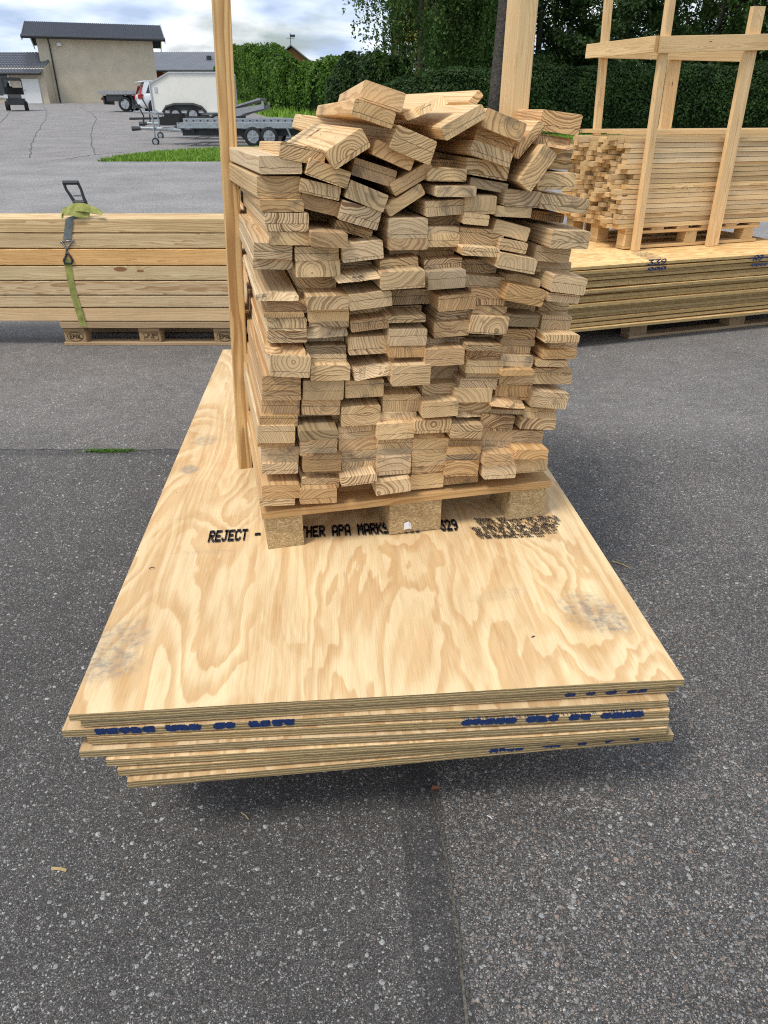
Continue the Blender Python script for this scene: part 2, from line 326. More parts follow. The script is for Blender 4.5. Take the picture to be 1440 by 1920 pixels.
def asphalt(name, kind):
    s = NT(name); co = s.coord(); X = s.sep(co)
    P = s.vmath('MULTIPLY', co, (1, 1, 0))
    def cells(scale, rmin, rmax, thr):
        Pd = s.vmath('ADD', P, s.comb(s.math('MULTIPLY', s.noise(P, scale*1.3, 2), .9/scale), s.math('MULTIPLY', s.noise(s.vmath('ADD', P, (3.7, 1.1, 0)), scale*1.3, 2), .9/scale), 0))
        v = s.voro(Pd, scale); c = s.sep(v.outputs['Color'])
        rr = s.math('MULTIPLY_ADD', c[1], rmax-rmin, rmin)
        inn = s.math('LESS_THAN', v.outputs['Distance'], rr)
        return s.math('MULTIPLY', inn, s.math('LESS_THAN', c[0], thr)), c, v.outputs['Distance']
    if kind == 'yard':
        # newer fine patch on the left in front of the seam, coarse worn asphalt elsewhere
        wob = s.math('MULTIPLY', s.math('SUBTRACT', s.noise(P, 9, 3), .5), .012)
        seamx = s.math('MULTIPLY_ADD', s.math('SUBTRACT', 1.13, X[1]), .0615, .119)
        dxs = s.math('ADD', s.math('SUBTRACT', X[0], seamx), wob)
        dys = s.math('ADD', s.math('SUBTRACT', X[1], 3.10), wob)
        inpatch = s.math('MULTIPLY', s.math('LESS_THAN', dxs, 0), s.math('LESS_THAN', dys, 0))
        strip = s.math('MULTIPLY', s.math('MULTIPLY', s.math('GREATER_THAN', dxs, -.085), s.math('LESS_THAN', dxs, .012)), s.math('LESS_THAN', dys, 0))
        strip2 = s.math('LESS_THAN', s.math('ABSOLUTE', s.math('ADD', dys, .03)), .035)
        strip2 = s.math('MULTIPLY', strip2, s.math('LESS_THAN', dxs, 0))
        pm = inpatch
        nearfac = s.ramp(X[1], [(.2, 1), (.95, .65), (1, .60)])   # stones more exposed where tyres scrub
    else:
        pm = 0.0; strip = strip2 = None
    big, cb, db = cells(98, .26, .56, .46)
    med, cm, dm = cells(200, .24, .54, .76)
    sml, cs, ds = cells(400, .26, .55, .80)
    pn = s.ramp(s.noise(P, 2.3, 5, .6), [(.35, .35), (.65, 1)])
    if kind == 'yard':
        gate = s.math('SUBTRACT', 1.0, s.math('MULTIPLY', pm, s.ramp(s.noise(P, 150, 1), [(.45, .35), (.62, .0)])))
        big = s.math('MULTIPLY', big, s.math('SUBTRACT', 1.0, s.math('MULTIPLY', pm, s.math('LESS_THAN', cb[2], .93))))
        med = s.math('MULTIPLY', med, s.math('SUBTRACT', 1.0, s.math('MULTIPLY', pm, s.math('LESS_THAN', cm[2], .88))))
        sml = s.math('MULTIPLY', sml, gate)
    stone = lambda c: s.ramp(c[2], [(0, (.14, .135, .13)), (.30, (.25, .24, .225)), (.58, (.48, .46, .42)), (.76, (.54, .385, .28)), (.9, (.34, .34, .35)), (1, (.80, .78, .72))])
    base = {'yard': (.078, .072, .067), 'road': (.20, .193, .190), 'fore': (.175, .162, .156)}[kind]
    binder = s.mix(s.ramp(s.noise(P, 330, 4, .75), [(.36, 0), (.64, 1)]), tuple(b*.25 for b in base), tuple(b*2.0 for b in base))
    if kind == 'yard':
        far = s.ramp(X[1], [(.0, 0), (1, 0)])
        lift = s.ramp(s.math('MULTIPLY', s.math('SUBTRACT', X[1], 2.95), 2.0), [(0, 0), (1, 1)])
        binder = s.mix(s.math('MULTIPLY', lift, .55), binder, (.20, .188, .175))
    col = binder
    col = s.mix(s.math('MULTIPLY', sml, .78), col, stone(cs))
    col = s.mix(s.math('MULTIPLY', med, .80), col, stone(cm))
    col = s.mix(s.math('MULTIPLY', s.math('MULTIPLY', big, pn), .85), col, stone(cb))
    col = s.mix(1.0, col, s.ramp(s.noise(P, .9, 6, .6), [(.3, .80), (.7, 1.18)]), 'MULTIPLY')
    col = s.mix(1.0, col, s.ramp(s.noise(P, 11, 4, .6), [(.3, .86), (.7, 1.12)]), 'MULTIPLY')
    if kind != 'yard': col = s.mix(1.0, col, s.ramp(s.noise(P, 38, 5, .8), [(.35, .55), (.65, 1.45)]), 'MULTIPLY')
    else: col = s.mix(1.0, col, s.ramp(s.noise(P, 95, 4, .8), [(.34, .62), (.66, 1.38)]), 'MULTIPLY')
    if strip:
        sm = s.math('MULTIPLY', s.math('MAXIMUM', strip, strip2), s.ramp(s.noise(P, 20, 3), [(.3, .45), (.6, .85)]))
        col = s.mix(s.math('MULTIPLY', sm, .50), col, (.026, .027, .031))
    hgt = s.math('ADD', s.math('ADD', s.math('MULTIPLY', big, s.math('SUBTRACT', .7, db)), s.math('MULTIPLY', med, s.math('SUBTRACT', .45, dm))), s.math('MULTIPLY', s.noise(P, 330, 4, .7), .9))
    s.bump(hgt, 1.0 if kind == 'yard' else .5, .006)
    M['asphalt_'+kind] = s.fin(col, .74 if kind == 'yard' else .8, .38)
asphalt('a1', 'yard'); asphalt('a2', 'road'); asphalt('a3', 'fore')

def grass_mat():
    s = NT('grass_ground'); co = s.coord()
    c = s.ramp(s.noise(co, 3.0, 6, .7), [(.3, (.08, .17, .02)), (.5, (.14, .26, .03)), (.7, (.21, .32, .06))])
    s.bump(s.noise(co, 30, 4, .7), .8, .05); M['grass_ground'] = s.fin(c, .9, .15)
    s = NT('grass_blade'); oi = s.coord()
    c = s.ramp(s.noise(oi, 2.0, 4, .7), [(.3, (.10, .21, .02)), (.5, (.18, .32, .035)), (.7, (.27, .39, .07))])
    M['grass_blade'] = s.fin(c, .7, .25)
grass_mat()
def leaf_mat(name, a, b, c, sc_=1.4):
    s = NT(name); co = s.coord()
    n1 = s.noise(co, sc_, 4, .6); n2 = s.noise(co, 9, 3, .7)
    f = s.math('ADD', s.math('MULTIPLY', n1, .55), s.math('MULTIPLY', n2, .45))
    col = s.ramp(f, [(.36, a), (.5, b), (.64, c)])
    tr = s.n('ShaderNodeBsdfTranslucent'); s.l(col, tr.inputs[0]); mx = s.n('ShaderNodeMixShader'); mx.inputs[0].default_value = .28
    M[name] = s.fin(col, .6, .25)
    s.l(s.b.outputs[0], mx.inputs[1]); s.l(tr.outputs[0], mx.inputs[2]); s.l(mx.outputs[0], s.out.inputs[0])
leaf_mat('leaf_hedge', (.020, .055, .006), (.075, .16, .015), (.17, .29, .04))
leaf_mat('leaf_dark_hedge', (.012, .030, .008), (.032, .068, .016), (.070, .13, .030))
leaf_mat('leaf_spruce', (.016, .036, .010), (.042, .082, .022), (.090, .15, .042))
leaf_mat('leaf_birch', (.030, .068, .016), (.072, .135, .030), (.14, .22, .055))
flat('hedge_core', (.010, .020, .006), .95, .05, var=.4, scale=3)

# ---------------------------------------------------------------- mesh helpers
def tag(o, label=None, cat=None, group=None, kind=None):
    if label: o['label'] = label
    if cat: o['category'] = cat
    if group: o['group'] = group
    if kind: o['kind'] = kind
    return o
def link(o, parent=None):
    COL.objects.link(o)
    if parent is not None:
        o.parent = parent; o.matrix_parent_inverse = parent.matrix_basis.inverted()
    return o
def empty(name, loc, rz=0):
    o = bpy.data.objects.new(name, None); COL.objects.link(o); o.location = loc; o.rotation_euler = (0, 0, rz); o.empty_display_size = .2
    return o
class MB:
    def __init__(s): s.v = []; s.f = []
    def add(s, vs, fs):
        k = len(s.v); s.v += [tuple(v) for v in vs]; s.f += [tuple(k+i for i in f) for f in fs]; return s
    def box(s, c, d, Mx=None):
        vs = [Vector((c[0]+d[0]*a/2, c[1]+d[1]*b/2, c[2]+d[2]*e/2)) for a in (-1, 1) for b in (-1, 1) for e in (-1, 1)]
        if Mx: vs = [Mx @ v for v in vs]
        return s.add(vs, [(0, 1, 3, 2), (4, 6, 7, 5), (0, 4, 5, 1), (2, 3, 7, 6), (0, 2, 6, 4), (1, 5, 7, 3)])
    def tube(s, p0, p1, r0, r1=None, n=10, cap=True):
        r1 = r0 if r1 is None else r1; p0 = Vector(p0); p1 = Vector(p1); a = (p1-p0).normalized()
        x = a.orthogonal().normalized(); y = a.cross(x)
        vs = [p + (x*math.cos(2*math.pi*i/n) + y*math.sin(2*math.pi*i/n))*r for p, r in ((p0, r0), (p1, r1)) for i in range(n)]
        fs = [(i, (i+1) % n, n+(i+1) % n, n+i) for i in range(n)]
        if cap: fs += [tuple(range(n))[::-1], tuple(range(n, 2*n))]
        return s.add(vs, fs)
    def path(s, pts, rs, n=8):
        """continuous tube through points"""
        pts = [Vector(p) for p in pts]; k0 = len(s.v); vs = []; x = None
        for i, p in enumerate(pts):
            a = (pts[min(i+1, len(pts)-1)]-pts[max(i-1, 0)]).normalized()
            x = a.orthogonal().normalized() if x is None else (x - a*x.dot(a)).normalized()
            y = a.cross(x); r = rs[i] if hasattr(rs, '__len__') else rs
            vs += [p + (x*math.cos(2*math.pi*j/n) + y*math.sin(2*math.pi*j/n))*r for j in range(n)]
        fs = [(i*n+j, i*n+(j+1) % n, (i+1)*n+(j+1) % n, (i+1)*n+j) for i in range(len(pts)-1) for j in range(n)]
        fs += [tuple(range(n))[::-1], tuple(range((len(pts)-1)*n, len(pts)*n))]
        return s.add(vs, fs)
    def prism(s, poly, thick, fn):
        """poly in 2D, fn(a,b,c) -> Vector; extruded c from 0 to thick"""
        n = len(poly); vs = [fn(a, b, 0) for a, b in poly] + [fn(a, b, thick) for a, b in poly]
        fs = [tuple(range(n))[::-1], tuple(range(n, 2*n))] + [(i, (i+1) % n, n+(i+1) % n, n+i) for i in range(n)]
        return s.add(vs, fs)
    def build(s, name, mat, parent=None, smooth=False):
        me = bpy.data.meshes.new(name); me.from_pydata(s.v, [], s.f); me.materials.append(mat if not isinstance(mat, str) else M[mat])
        if smooth: me.polygons.foreach_set('use_smooth', [True]*len(me.polygons))
        me.update(); o = bpy.data.objects.new(name, me); return link(o, parent)
def np_mesh(name, V, nper, mat, parent=None):
    """V: (n, nper, 3) separate polygons"""
    n = V.shape[0]; me = bpy.data.meshes.new(name)
    me.vertices.add(n*nper); me.vertices.foreach_set('co', V.reshape(-1).astype(np.float32))
    me.loops.add(n*nper); me.loops.foreach_set('vertex_index', np.arange(n*nper, dtype=np.int32))
    me.polygons.add(n); me.polygons.foreach_set('loop_start', np.arange(0, n*nper, nper, dtype=np.int32)); me.polygons.foreach_set('loop_total', np.full(n, nper, dtype=np.int32))
    me.materials.append(M[mat]); me.update(); me.validate()
    o = bpy.data.objects.new(name, me); return link(o, parent)
def leaves(C, size, up=.3, asp=.6, nrm=None):
    """leaf quads at centres C (n,3)"""
    n = len(C); d = npr.normal(size=(n, 3)); d[:, 2] += up if nrm is None else 0
    if nrm is not None: d = d*.75 + nrm*1.2
    d /= np.linalg.norm(d, axis=1)[:, None]
    a = np.cross(d, npr.normal(size=(n, 3))); a /= np.linalg.norm(a, axis=1)[:, None] + 1e-9
    b = np.cross(d, a); s_ = size*npr.uniform(.6, 1.4, size=(n, 1))
    a = a*s_*.5; b = b*s_*.5*asp
    return np.stack([C-a, C-b*1.0+a*.1, C+a, C+b], axis=1)

def wmat(origin, W, L, T):
    return Matrix(((W.x, L.x, T.x, origin.x), (W.y, L.y, T.y, origin.y), (W.z, L.z, T.z, origin.z), (0, 0, 0, 1)))
def woodpiece(name, Mx, w, l, t, mat, parent=None, r=.004, broken=0, bow=0, col=None, seed=0, square=False):
    """sawn piece: local x in +-w/2, y in 0..l, z in +-t/2, eased long edges"""
    r = min(r, t*.3, w*.3); pts = []
    rr = random.Random(seed)
    if square: pts = [(-w/2, -t/2), (w/2, -t/2), (w/2, t/2), (-w/2, t/2)]
    else:
        for cx, cz, a0 in ((w/2-r, -t/2+r, -90), (w/2-r, t/2-r, 0), (-w/2+r, t/2-r, 90), (-w/2+r, -t/2+r, 180)):
            for k in range(3):
                a = math.radians(a0 + 45*k); pts.append((cx+r*math.cos(a), cz+r*math.sin(a)))
    n = len(pts); vs = []; fs = []
    if broken:
        # torn end: extra points along the top and bottom edges
        m = 9; top = [(-w/2+r + (w-2*r)*i/(m-1), t/2) for i in range(m)][::-1]; bot = [(-w/2+r + (w-2*r)*i/(m-1), -t/2) for i in range(m)]
        pts = bot + [(w/2, -t/2+r), (w/2, t/2-r)] + top + [(-w/2, t/2-r), (-w/2, -t/2+r)]; n = len(pts)
        ph = rr.uniform(0, 9)
        for (x, z) in pts:
            y = broken*(.5+.5*math.sin(x*70+ph)) * (1.0 if z > 0 else .15) + (rr.uniform(0, broken*.5) if z > 0 else rr.uniform(0, .004))
            vs.append((x, y, z*(.92 if z > 0 else 1)))
    else:
        sk = rr.uniform(-.012, .012)
        for (x, z) in pts: vs.append((x, sk*x + rr.uniform(-.0004, .0004), z))
    ys = [l] if not bow else [l*.33, l*.66, l]
    for y in ys: vs += [(x + bow*math.sin(math.pi*y/l), y, z) for x, z in pts]
    for k in range(len(ys)): fs += [(k*n+i, (k+1)*n+i, (k+1)*n+(i+1) % n, k*n+(i+1) % n) for i in range(n)]
    if broken:
        h = 9; c = []
        # strip between bottom and top edge of the torn face
        for i in range(h-1): fs.append((i, i+1, h+2+(h-1)-(i+1), h+2+(h-1)-i))
        fs.append((h-1, h, h+1, h+2)); fs.append((0, 2*h+2-1, 2*h+2, 2*h+3))
    else: fs.append(tuple(range(n)))
    fs.append(tuple(range(len(ys)*n, (len(ys)+1)*n))[::-1])
    me = bpy.data.meshes.new(name); me.from_pydata(vs, [], fs); me.materials.append(M[mat]); me.update()
    o = bpy.data.objects.new(name, me); o.matrix_basis = Mx
    c = col or (1, 1, 1); o.color = (*c, 1)
    return link(o, parent)
def beam(name, p0, p1, w, t, mat, parent=None, side=None, **kw):
    """piece from p0 to p1; w measured along `side`"""
    p0 = Vector(p0); p1 = Vector(p1); L = (p1-p0); l = L.length; L.normalize()
    W = Vector(side) if side else L.cross(Vector((0, 0, 1)))
    W = (W - L*W.dot(L)).normalized(); T = W.cross(L)
    return woodpiece(name, wmat(p0, W, L, T), w, l, t, mat, parent, **kw)
def jit(a=.08, warm=.05):
    b = 1 + rnd.uniform(-a, a*.6); w = rnd.uniform(-warm, warm)
    return (b*(1+w*.4), b, b*(1-w))

# 5x7 dot font (columns, bit 0 = top)
FONT = dict(zip('ABCDEFGHIJKLMNOPQRSTUVWXYZ0123456789-.,', [bytes.fromhex(h) for h in
 ('7e1111117e 7f49494936 3e41414122 7f4141221c 7f49494941 7f09090901 3e4149497a 7f0808087f 00417f4100 2040413f01 7f08142241 7f40404040 7f020c027f 7f0408107f 3e4141413e 7f09090906 3e4151215e 7f09192946 4649494931 01017f0101 3f4040403f 1f2040201f 3f4038403f 6314081463 0708700807 6151494543 '
  '3e5149453e 00427f4000 4261514946 2141454b31 1814127f10 2745454539 3c4a494930 0171090503 3649494936 064949291e 0808080808 0060600000 0050300000').split()]))
def dot_text(text, O, U, V, cw, ch, name, mat, parent, over=1.25, jitter=.12, slant=0., seed=1, rise=0.0006):
    """text printed as ink dashes; O = lower-left, U right, V up (unit vectors)"""
    r = random.Random(seed); Q = []
    N = U.cross(V).normalized()
    for i, chh in enumerate(text):
        gl = FONT.get(chh)
        if gl is None: continue
        for c in range(5):
            for b in range(7):
                if gl[c] >> b & 1:
                    x = (i*6 + c)*cw/6; y = (6-b)*ch/7 ; dx = cw/6*over; dy = ch/7*over
                    x += slant*y + r.uniform(-1, 1)*jitter*cw/6; y += r.uniform(-1, 1)*jitter*ch/7
                    P = O + U*x + V*y + N*rise
                    Q.append([P+U*dx*.15, P+U*dx*.85-V*0, P+U*dx+V*dy*.5, P+U*dx*.85+V*dy, P+U*dx*.15+V*dy, P+V*dy*.5])
    A = np.array([[tuple(p) for p in q] for q in Q])
    o = np_mesh(name, A, 6, mat, parent); o['kind'] = 'stuff'; return o
# ---------------------------------------------------------------- ground, roads
def strip_sheet(name, xs, ys, dz, mat):
    """sheet following the terrain; xs(y) -> (x0, x1)"""
    ys = sorted(set([y for y in ys] + [b for b in (Y0, Y1) if min(ys) < b < max(ys)]))
    v = []; f = []
    for y in ys:
        a, b = xs(y); v += [(a, y, g(y)+dz), (b, y, g(y)+dz)]
    for i in range(len(ys)-1): f.append((2*i, 2*i+1, 2*i+3, 2*i+2))
    o = MB().add(v, f).build(name, mat); o['kind'] = 'structure'; return o
strip_sheet('ground', lambda y: (-420, 420), [-40, 9, 60, 92, 900], -.012, 'grass_ground')
strip_sheet('yard', lambda y: (-60, 60), [-12, 0, 9], 0, 'asphalt_yard')
strip_sheet('road', lambda y: (-150, 150), [9, 12, 19.8], 0, 'asphalt_road')
# forecourt outline from its edges in the picture
fc = [gnd(*p) for p in ((180, 303.5), (235, 293), (300, 286), (410, 279.5), (520, 277), (640, 272), (660, 250), (640, 226), (560, 222), (500, 219), (440, 200), (425, 188))]
v = [Vector((-120, 19.8, 0)), Vector((fc[0].x, 19.8, 0))] + fc + [Vector((fc[-1].x, 90, 0)), Vector((-120, 90, 0))]
for p in v: p.z = g(p.y)-.004
me = MB().add(v, [tuple(range(len(v)))]).build('forecourt', 'asphalt_fore'); me['kind'] = 'structure'
# cracks in the forecourt
def crack_line(pxs, w):
    P = [gnd(*p) for p in pxs]; pts = []
    for a, b in zip(P, P[1:]):
        for k in range(6): pts.append(a.lerp(b, k/6) + Vector((rnd.uniform(-.05, .05), 0, 0)))
    pts.append(P[-1]); v = []; f = []
    for p in pts: v += [(p.x-w/2, p.y, g(p.y)+.001), (p.x+w/2, p.y, g(p.y)+.001)]
    for i in range(len(pts)-1): f.append((2*i, 2*i+1, 2*i+3, 2*i+2))
    o = MB().add(v, f).build('crack', 'crack'); o['kind'] = 'structure'
crack_line([(57, 296), (60, 270), (72, 245), (86, 222), (88, 208), (80, 198)], .035)
crack_line([(178, 290), (172, 262), (170, 250), (180, 222), (172, 212), (150, 201)], .035)
crack_line([(0, 230), (10, 220), (18, 211)], .05)
crack_line([(120, 298), (170, 291), (230, 285)], .04)
# grass strips as many short blades
def grass(name, n, xr, yr, test=None, h=.09):
    x = npr.uniform(*xr, size=n); y = npr.uniform(*yr, size=n)
    if test is not None:
        k = np.array([test(a, b) for a, b in zip(x, y)]); x = x[k]; y = y[k]
    z = np.array([g(b) for b in y]) - .012; n = len(x)
    a = npr.uniform(0, 2*math.pi, n); hh = h*npr.uniform(.4, 1.3, n); w = .015*npr.uniform(.7, 1.6, n)*(1+h*3)
    B = np.stack([x, y, z], 1); D = np.stack([np.cos(a)*w, np.sin(a)*w, np.zeros(n)], 1)
    T = B + np.stack([npr.normal(0, .35, n)*hh, npr.normal(0, .35, n)*hh, hh], 1)
    o = np_mesh(name, np.stack([B-D, B+D, T], 1), 3, 'grass_blade'); return tag(o, kind='stuff')
fpoly = [(p.x, p.y) for p in v] if False else [(p[0], p[1]) for p in [(-120, 19.8), (fc[0].x, 19.8)] + [(q.x, q.y) for q in fc] + [(fc[-1].x, 90), (-120, 90)]]
def inside(x, y):
    c = False; n = len(fpoly)
    for i in range(n):
        x1, y1 = fpoly[i]; x2, y2 = fpoly[(i+1) % n]
        if (y1 > y) != (y2 > y) and x < (x2-x1)*(y-y1)/(y2-y1)+x1: c = not c
    return c
o = grass('grass', 60000, (-9.5, 1), (19.8, 24.5), lambda x, y: not inside(x, y)); tag(o, 'short mown green grass wedge between road and forecourt', 'grass')
o = grass('grass', 50000, (-1, 16), (19.8, 30.2)); tag(o, 'green grass strip in front of the dark hedge', 'grass')
o = grass('grass', 16000, (-17, -3), (36, 80), lambda x, y: not inside(x, y), .4); tag(o, 'taller rough grass at the foot of the light green hedge', 'grass')

# seam between the asphalt patches, with dry dirt, and weeds in the cross seam
mb = MB(); pts = []
for i in range(61):
    y = 1.14 - 1.5*i/60; x = .119 + (1.13-y)*.0615 + rnd.uniform(-.002, .002) + .006*math.sin(y*9); pts.append((x, y))
for i in range(len(pts)-1):
    (x0, y0), (x1, y1) = pts[i], pts[i+1]; w = .0012 + .0022*abs(math.sin(i*1.7))*(1 if i > 8 else .4); 
    mb.add([(x0-w, y0, .0025), (x0+w, y0, .0025), (x1+w, y1, .0025), (x1-w, y1, .0025)], [(0, 1, 2, 3)])
o = mb.build('pavement_seam', 'soil_seam'); o['kind'] = 'structure'
mb = MB()
for i in range(200):
    x = -4.5 + i*.021; y = 3.10 + .006*math.sin(i*.7); w = .0028
    mb.add([(x, y-w, .002), (x+.021, y-w, .002), (x+.021, y+w, .002), (x, y+w, .002)], [(0, 1, 2, 3)])
o = mb.build('pavement_seam', 'crack'); o['kind'] = 'structure'
n = 420; cx = -1.30 + npr.normal(0, .055, n); cy = 3.08 + npr.normal(0, .008, n)
B = np.stack([cx, cy, np.full(n, .001)], 1); a = npr.uniform(0, 6.28, n); D = np.stack([np.cos(a), np.sin(a), 0*a], 1)*.003
T = B + np.stack([npr.normal(0, .02, n), npr.normal(0, .01, n), npr.uniform(.003, .015, n)], 1)
o = np_mesh('weeds', np.stack([B-D, B+D, T], 1), 3, 'weed'); tag(o, 'low green weeds growing out of the asphalt seam', 'weeds', kind='stuff')
# loose chippings lying on the asphalt
n = 3600; P = np.stack([npr.uniform(-1.6, 2.2, n), npr.uniform(.15, 4.2, n)], 1)
k = (P[:, 0] > .15) | (npr.uniform(size=n) < .05); P = P[k]; n = len(P)
V = []
for (x, y) in P:
    s_ = random.Random(x*91+y).uniform(.0012, .0030) * (1.1 if x > .15 else .55)
    a = x*77+y*31; V.append([(x+s_*math.cos(a+q)*(1+.3*math.sin(q*3+a)), y+s_*math.sin(a+q), .0008+(.6*s_ if q in (0, 1.2566*2) else .35*s_)) for q in (0, 1.2566, 1.2566*2, 1.2566*3, 1.2566*4)])
sm = NT('loose_stone'); v_ = sm.voro(sm.coord(), 60); M['loose_stone'] = sm.fin(sm.ramp(sm.sep(v_.outputs['Color'])[0], [(0, (.20, .20, .20)), (.5, (.33, .31, .29)), (.8, (.36, .26, .20)), (1, (.55, .53, .50))]), .8, .2)
o = np_mesh('gravel', np.array(V), 5, 'loose_stone'); tag(o, 'loose pale chippings scattered over the worn asphalt', 'gravel', kind='stuff')

# ---------------------------------------------------------------- buildings on the left
def quad(mb, *ps): mb.add(ps, [tuple(range(len(ps)))])
def building_main():
    YL, YR = 76.5, 79.5
    bl = at_y(97, 193, YL); br = at_y(300, 191, YR); tl = at_y(60, 68, YL); tr = at_y(286, 76, YR)
    x0, x1 = (bl.x*.5+tl.x*.5), (br.x*.45+tr.x*.55); zb = g(76)-.4; ze_ = at_y(170, 69, YL-.2).z; zr_ = at_y(160, 43, YL+5).z; rise = (zr_-ze_)*4.5/5.25; zt = zr_-rise
    dirx = Vector((x1-x0, YR-YL, 0)).normalized(); dp = Vector((-dirx.y, dirx.x, 0)); O = Vector((x0, YL, 0)); Wd = (Vector((x1, YR, 0))-O).length; D = 9.0
    root = empty('warehouse', (x0, YL, g(YL)))
    tag(root, 'tall beige rendered building with dark tiled roof at the back of the forecourt', 'building')
    fn = lambda a, b, c: O + dirx*a + dp*c + Vector((0, 0, b))
    mb = MB(); poly = [(0, zb), (D, zb), (D, zt-.02), (D/2, zt+rise-.25), (0, zt-.02)]
    mb.prism(poly, Wd, lambda a, b, c: O + dirx*c + dp*a + Vector((0, 0, b)))
    mb.build('wall', 'stucco', root)
    # roof: two slopes of 25 cm courses of tiles, built as stepped courses with ribs
    oh = .75; ex = 1.15
    rf = None
    for side in (0, 1):
        mb = MB(); n = 14
        A = Vector((-ex+.0, 0, 0))
        for i in range(n):
            for seg in range(1):
                t0 = i/n; t1 = (i+1)/n
                def P(t, lift, x):
                    a = -oh + (D/2+oh)*t if side == 0 else D+oh - (D/2+oh)*t
                    zr = zt - oh*rise/(D/2) + (rise + oh*rise/(D/2))*t
                    return O + dirx*x + dp*a + Vector((0, 0, zr+lift))
                m = 70
                vs = []; fs = []
                for k in range(m*2+1):
                    x = -ex + (Wd+2*ex)*k/(m*2); bmp = .05 if k % 2 else 0
                    vs += [P(t0, .10+bmp, x), P(t1, .03+bmp, x), P(t0, 0, x)]
                for k in range(m*2): fs += [(3*k, 3*k+3, 3*k+4, 3*k+1), (3*k+2, 3*k+5, 3*k+3, 3*k)]
                mb.add(vs, fs)
        rf = mb.build('roof', 'tile_roof', root)
    # barge boards, gutter, eaves
    mb = MB()
    for x in (-ex, Wd+ex-.08):
        for side in (0, 1):
            a0, a1 = (-oh, D/2) if side == 0 else (D+oh, D/2)
            z0 = zt - oh*rise/(D/2); z1 = zt + rise
            p = [O+dirx*x+dp*a0+Vector((0, 0, z0-.32)), O+dirx*x+dp*a1+Vector((0, 0, z1-.32)), O+dirx*x+dp*a1+Vector((0, 0, z1+.14)), O+dirx*x+dp*a0+Vector((0, 0, z0+.14))]
            mb = MB(); mb.add(p + [q+dirx*.08 for q in p], [(0, 1, 2, 3), (7, 6, 5, 4), (0, 4, 5, 1), (3, 2, 6, 7), (0, 3, 7, 4), (1, 5, 6, 2)]); mb.build('barge_board', 'aluminium', root)
    mb = MB(); z = zt - oh*rise/(D/2)
    mb.tube(O+dirx*(-ex)+dp*(-oh-.10)+Vector((0, 0, z-.02)), O+dirx*(Wd+ex)+dp*(-oh-.10)+Vector((0, 0, z-.02)), .13, n=8)
    mb.build('gutter', 'dark_metal', root)
    mb = MB(); quad(mb, *[O+dirx*a+dp*b+Vector((0, 0, c)) for a, b, c in ((-ex, -oh, z-.16), (Wd+ex, -oh, z-.16), (Wd+ex, 0, z-.02), (-ex, 0, z-.02))]); mb.build('soffit', 'white_paint', root)
    mb = MB(); X = 1.05; mb.path([O+dirx*X+dp*(-oh)+Vector((0, 0, z-.1)), O+dirx*X+dp*(-.15)+Vector((0, 0, z-.55)), O+dirx*X+dp*(-.12)+Vector((0, 0, zb))], .075, 6); mb.build('downpipe', 'dark_metal', root)
    # alarm lamp under the eaves and a louvre on the gable
    mb = MB(); c = O+dirx*1.9-dp*.15+Vector((0, 0, zt-.75)); mb.box(c, (.35, .3, .25)); mb.build('flood_lamp', 'white_paint', root)
    mb = MB(); c = O+dirx*(-.12)+dp*2.0+Vector((0, 0, zt-2.2)); mb.box(c, (.3, .6, .8)); mb.build('vent_hood', 'dark_metal', root)
    return O, dirx, dp
O_, dirx_, dp_ = building_main()
def building_low():
    Y = 75.0; root = empty('annex', (-40, Y, g(Y)))
    tag(root, 'low beige rendered annex with tiled roof and white door at the left edge', 'building')
    x1 = at_y(88, 165, Y).x; x0 = x1-16; ze = at_y(40, 129, Y).z; zb = g(Y)-.4; D = 7; rise = at_y(30, 99, Y+D/2).z - ze
    mb = MB(); mb.prism([(0, zb), (D, zb), (D, ze), (D/2, ze+rise-.2), (0, ze)], x1-x0, lambda a, b, c: Vector((x0+c, Y+a, b))); mb.build('wall', 'stucco', root)
    for side in (0, 1):
        mb = MB(); n = 11; m = 60
        for i in range(n):
            def P(t, lift, x):
                a = -.6+(D/2+.6)*t if side == 0 else D+.6-(D/2+.6)*t
                return Vector((x, Y+a, ze-.35+(rise+.35)*t+lift))
            vs = []; fs = []
            for k in range(2*m+1):
                x = x0-.4+(x1-x0+.4)*k/(2*m); b = .05 if k % 2 else 0; vs += [P(i/n, .1+b, x), P((i+1)/n, .03+b, x), P(i/n, 0, x)]
            for k in range(2*m): fs += [(3*k, 3*k+3, 3*k+4, 3*k+1), (3*k+2, 3*k+5, 3*k+3, 3*k)]
            mb.add(vs, fs)
        mb.build('roof', 'tile_roof', root)
    mb = MB(); mb.tube((x0-.4, Y-.7, ze-.38), (x1, Y-.7, ze-.38), .12, n=8); mb.build('gutter', 'dark_metal', root)
    a = at_y(46, 148, Y-.03); b = at_y(73, 193, Y-.03)
    xc = (at_y(60, 170, Y).x); w = 1.15*2
    mb = MB(); mb.box((xc-.05, Y-.05, (a.z+g(Y))/2), (w*.72, .12, a.z-g(Y))); dr = mb.build('door', 'white_paint', root)
    mb = MB(); mb.tube((xc-.62, Y-.12, g(Y)+1.05), (xc-.62, Y-.22, g(Y)+1.05), .03); mb.box((xc-.56, Y-.22, g(Y)+1.05), (.16, .03, .03)); mb.build('handle', 'steel', dr)
    wx = at_y(2, 160, Y).x; wz = at_y(2, 160, Y).z
    mb = MB()
    for dx, dz, sx, sz in ((-.85, 0, .15, 1.9), (.85, 0, .15, 1.9), (0, .88, 1.85, .15), (0, -.88, 1.85, .15)): mb.box((wx+dx, Y-.05, wz+dz), (sx, .12, sz))
    fr = mb.build('window', 'window_white', root)
    mb = MB(); mb.box((wx, Y-.025, wz), (1.56, .05, 1.62)); mb.build('pane', 'glass_dark', fr)
building_low()
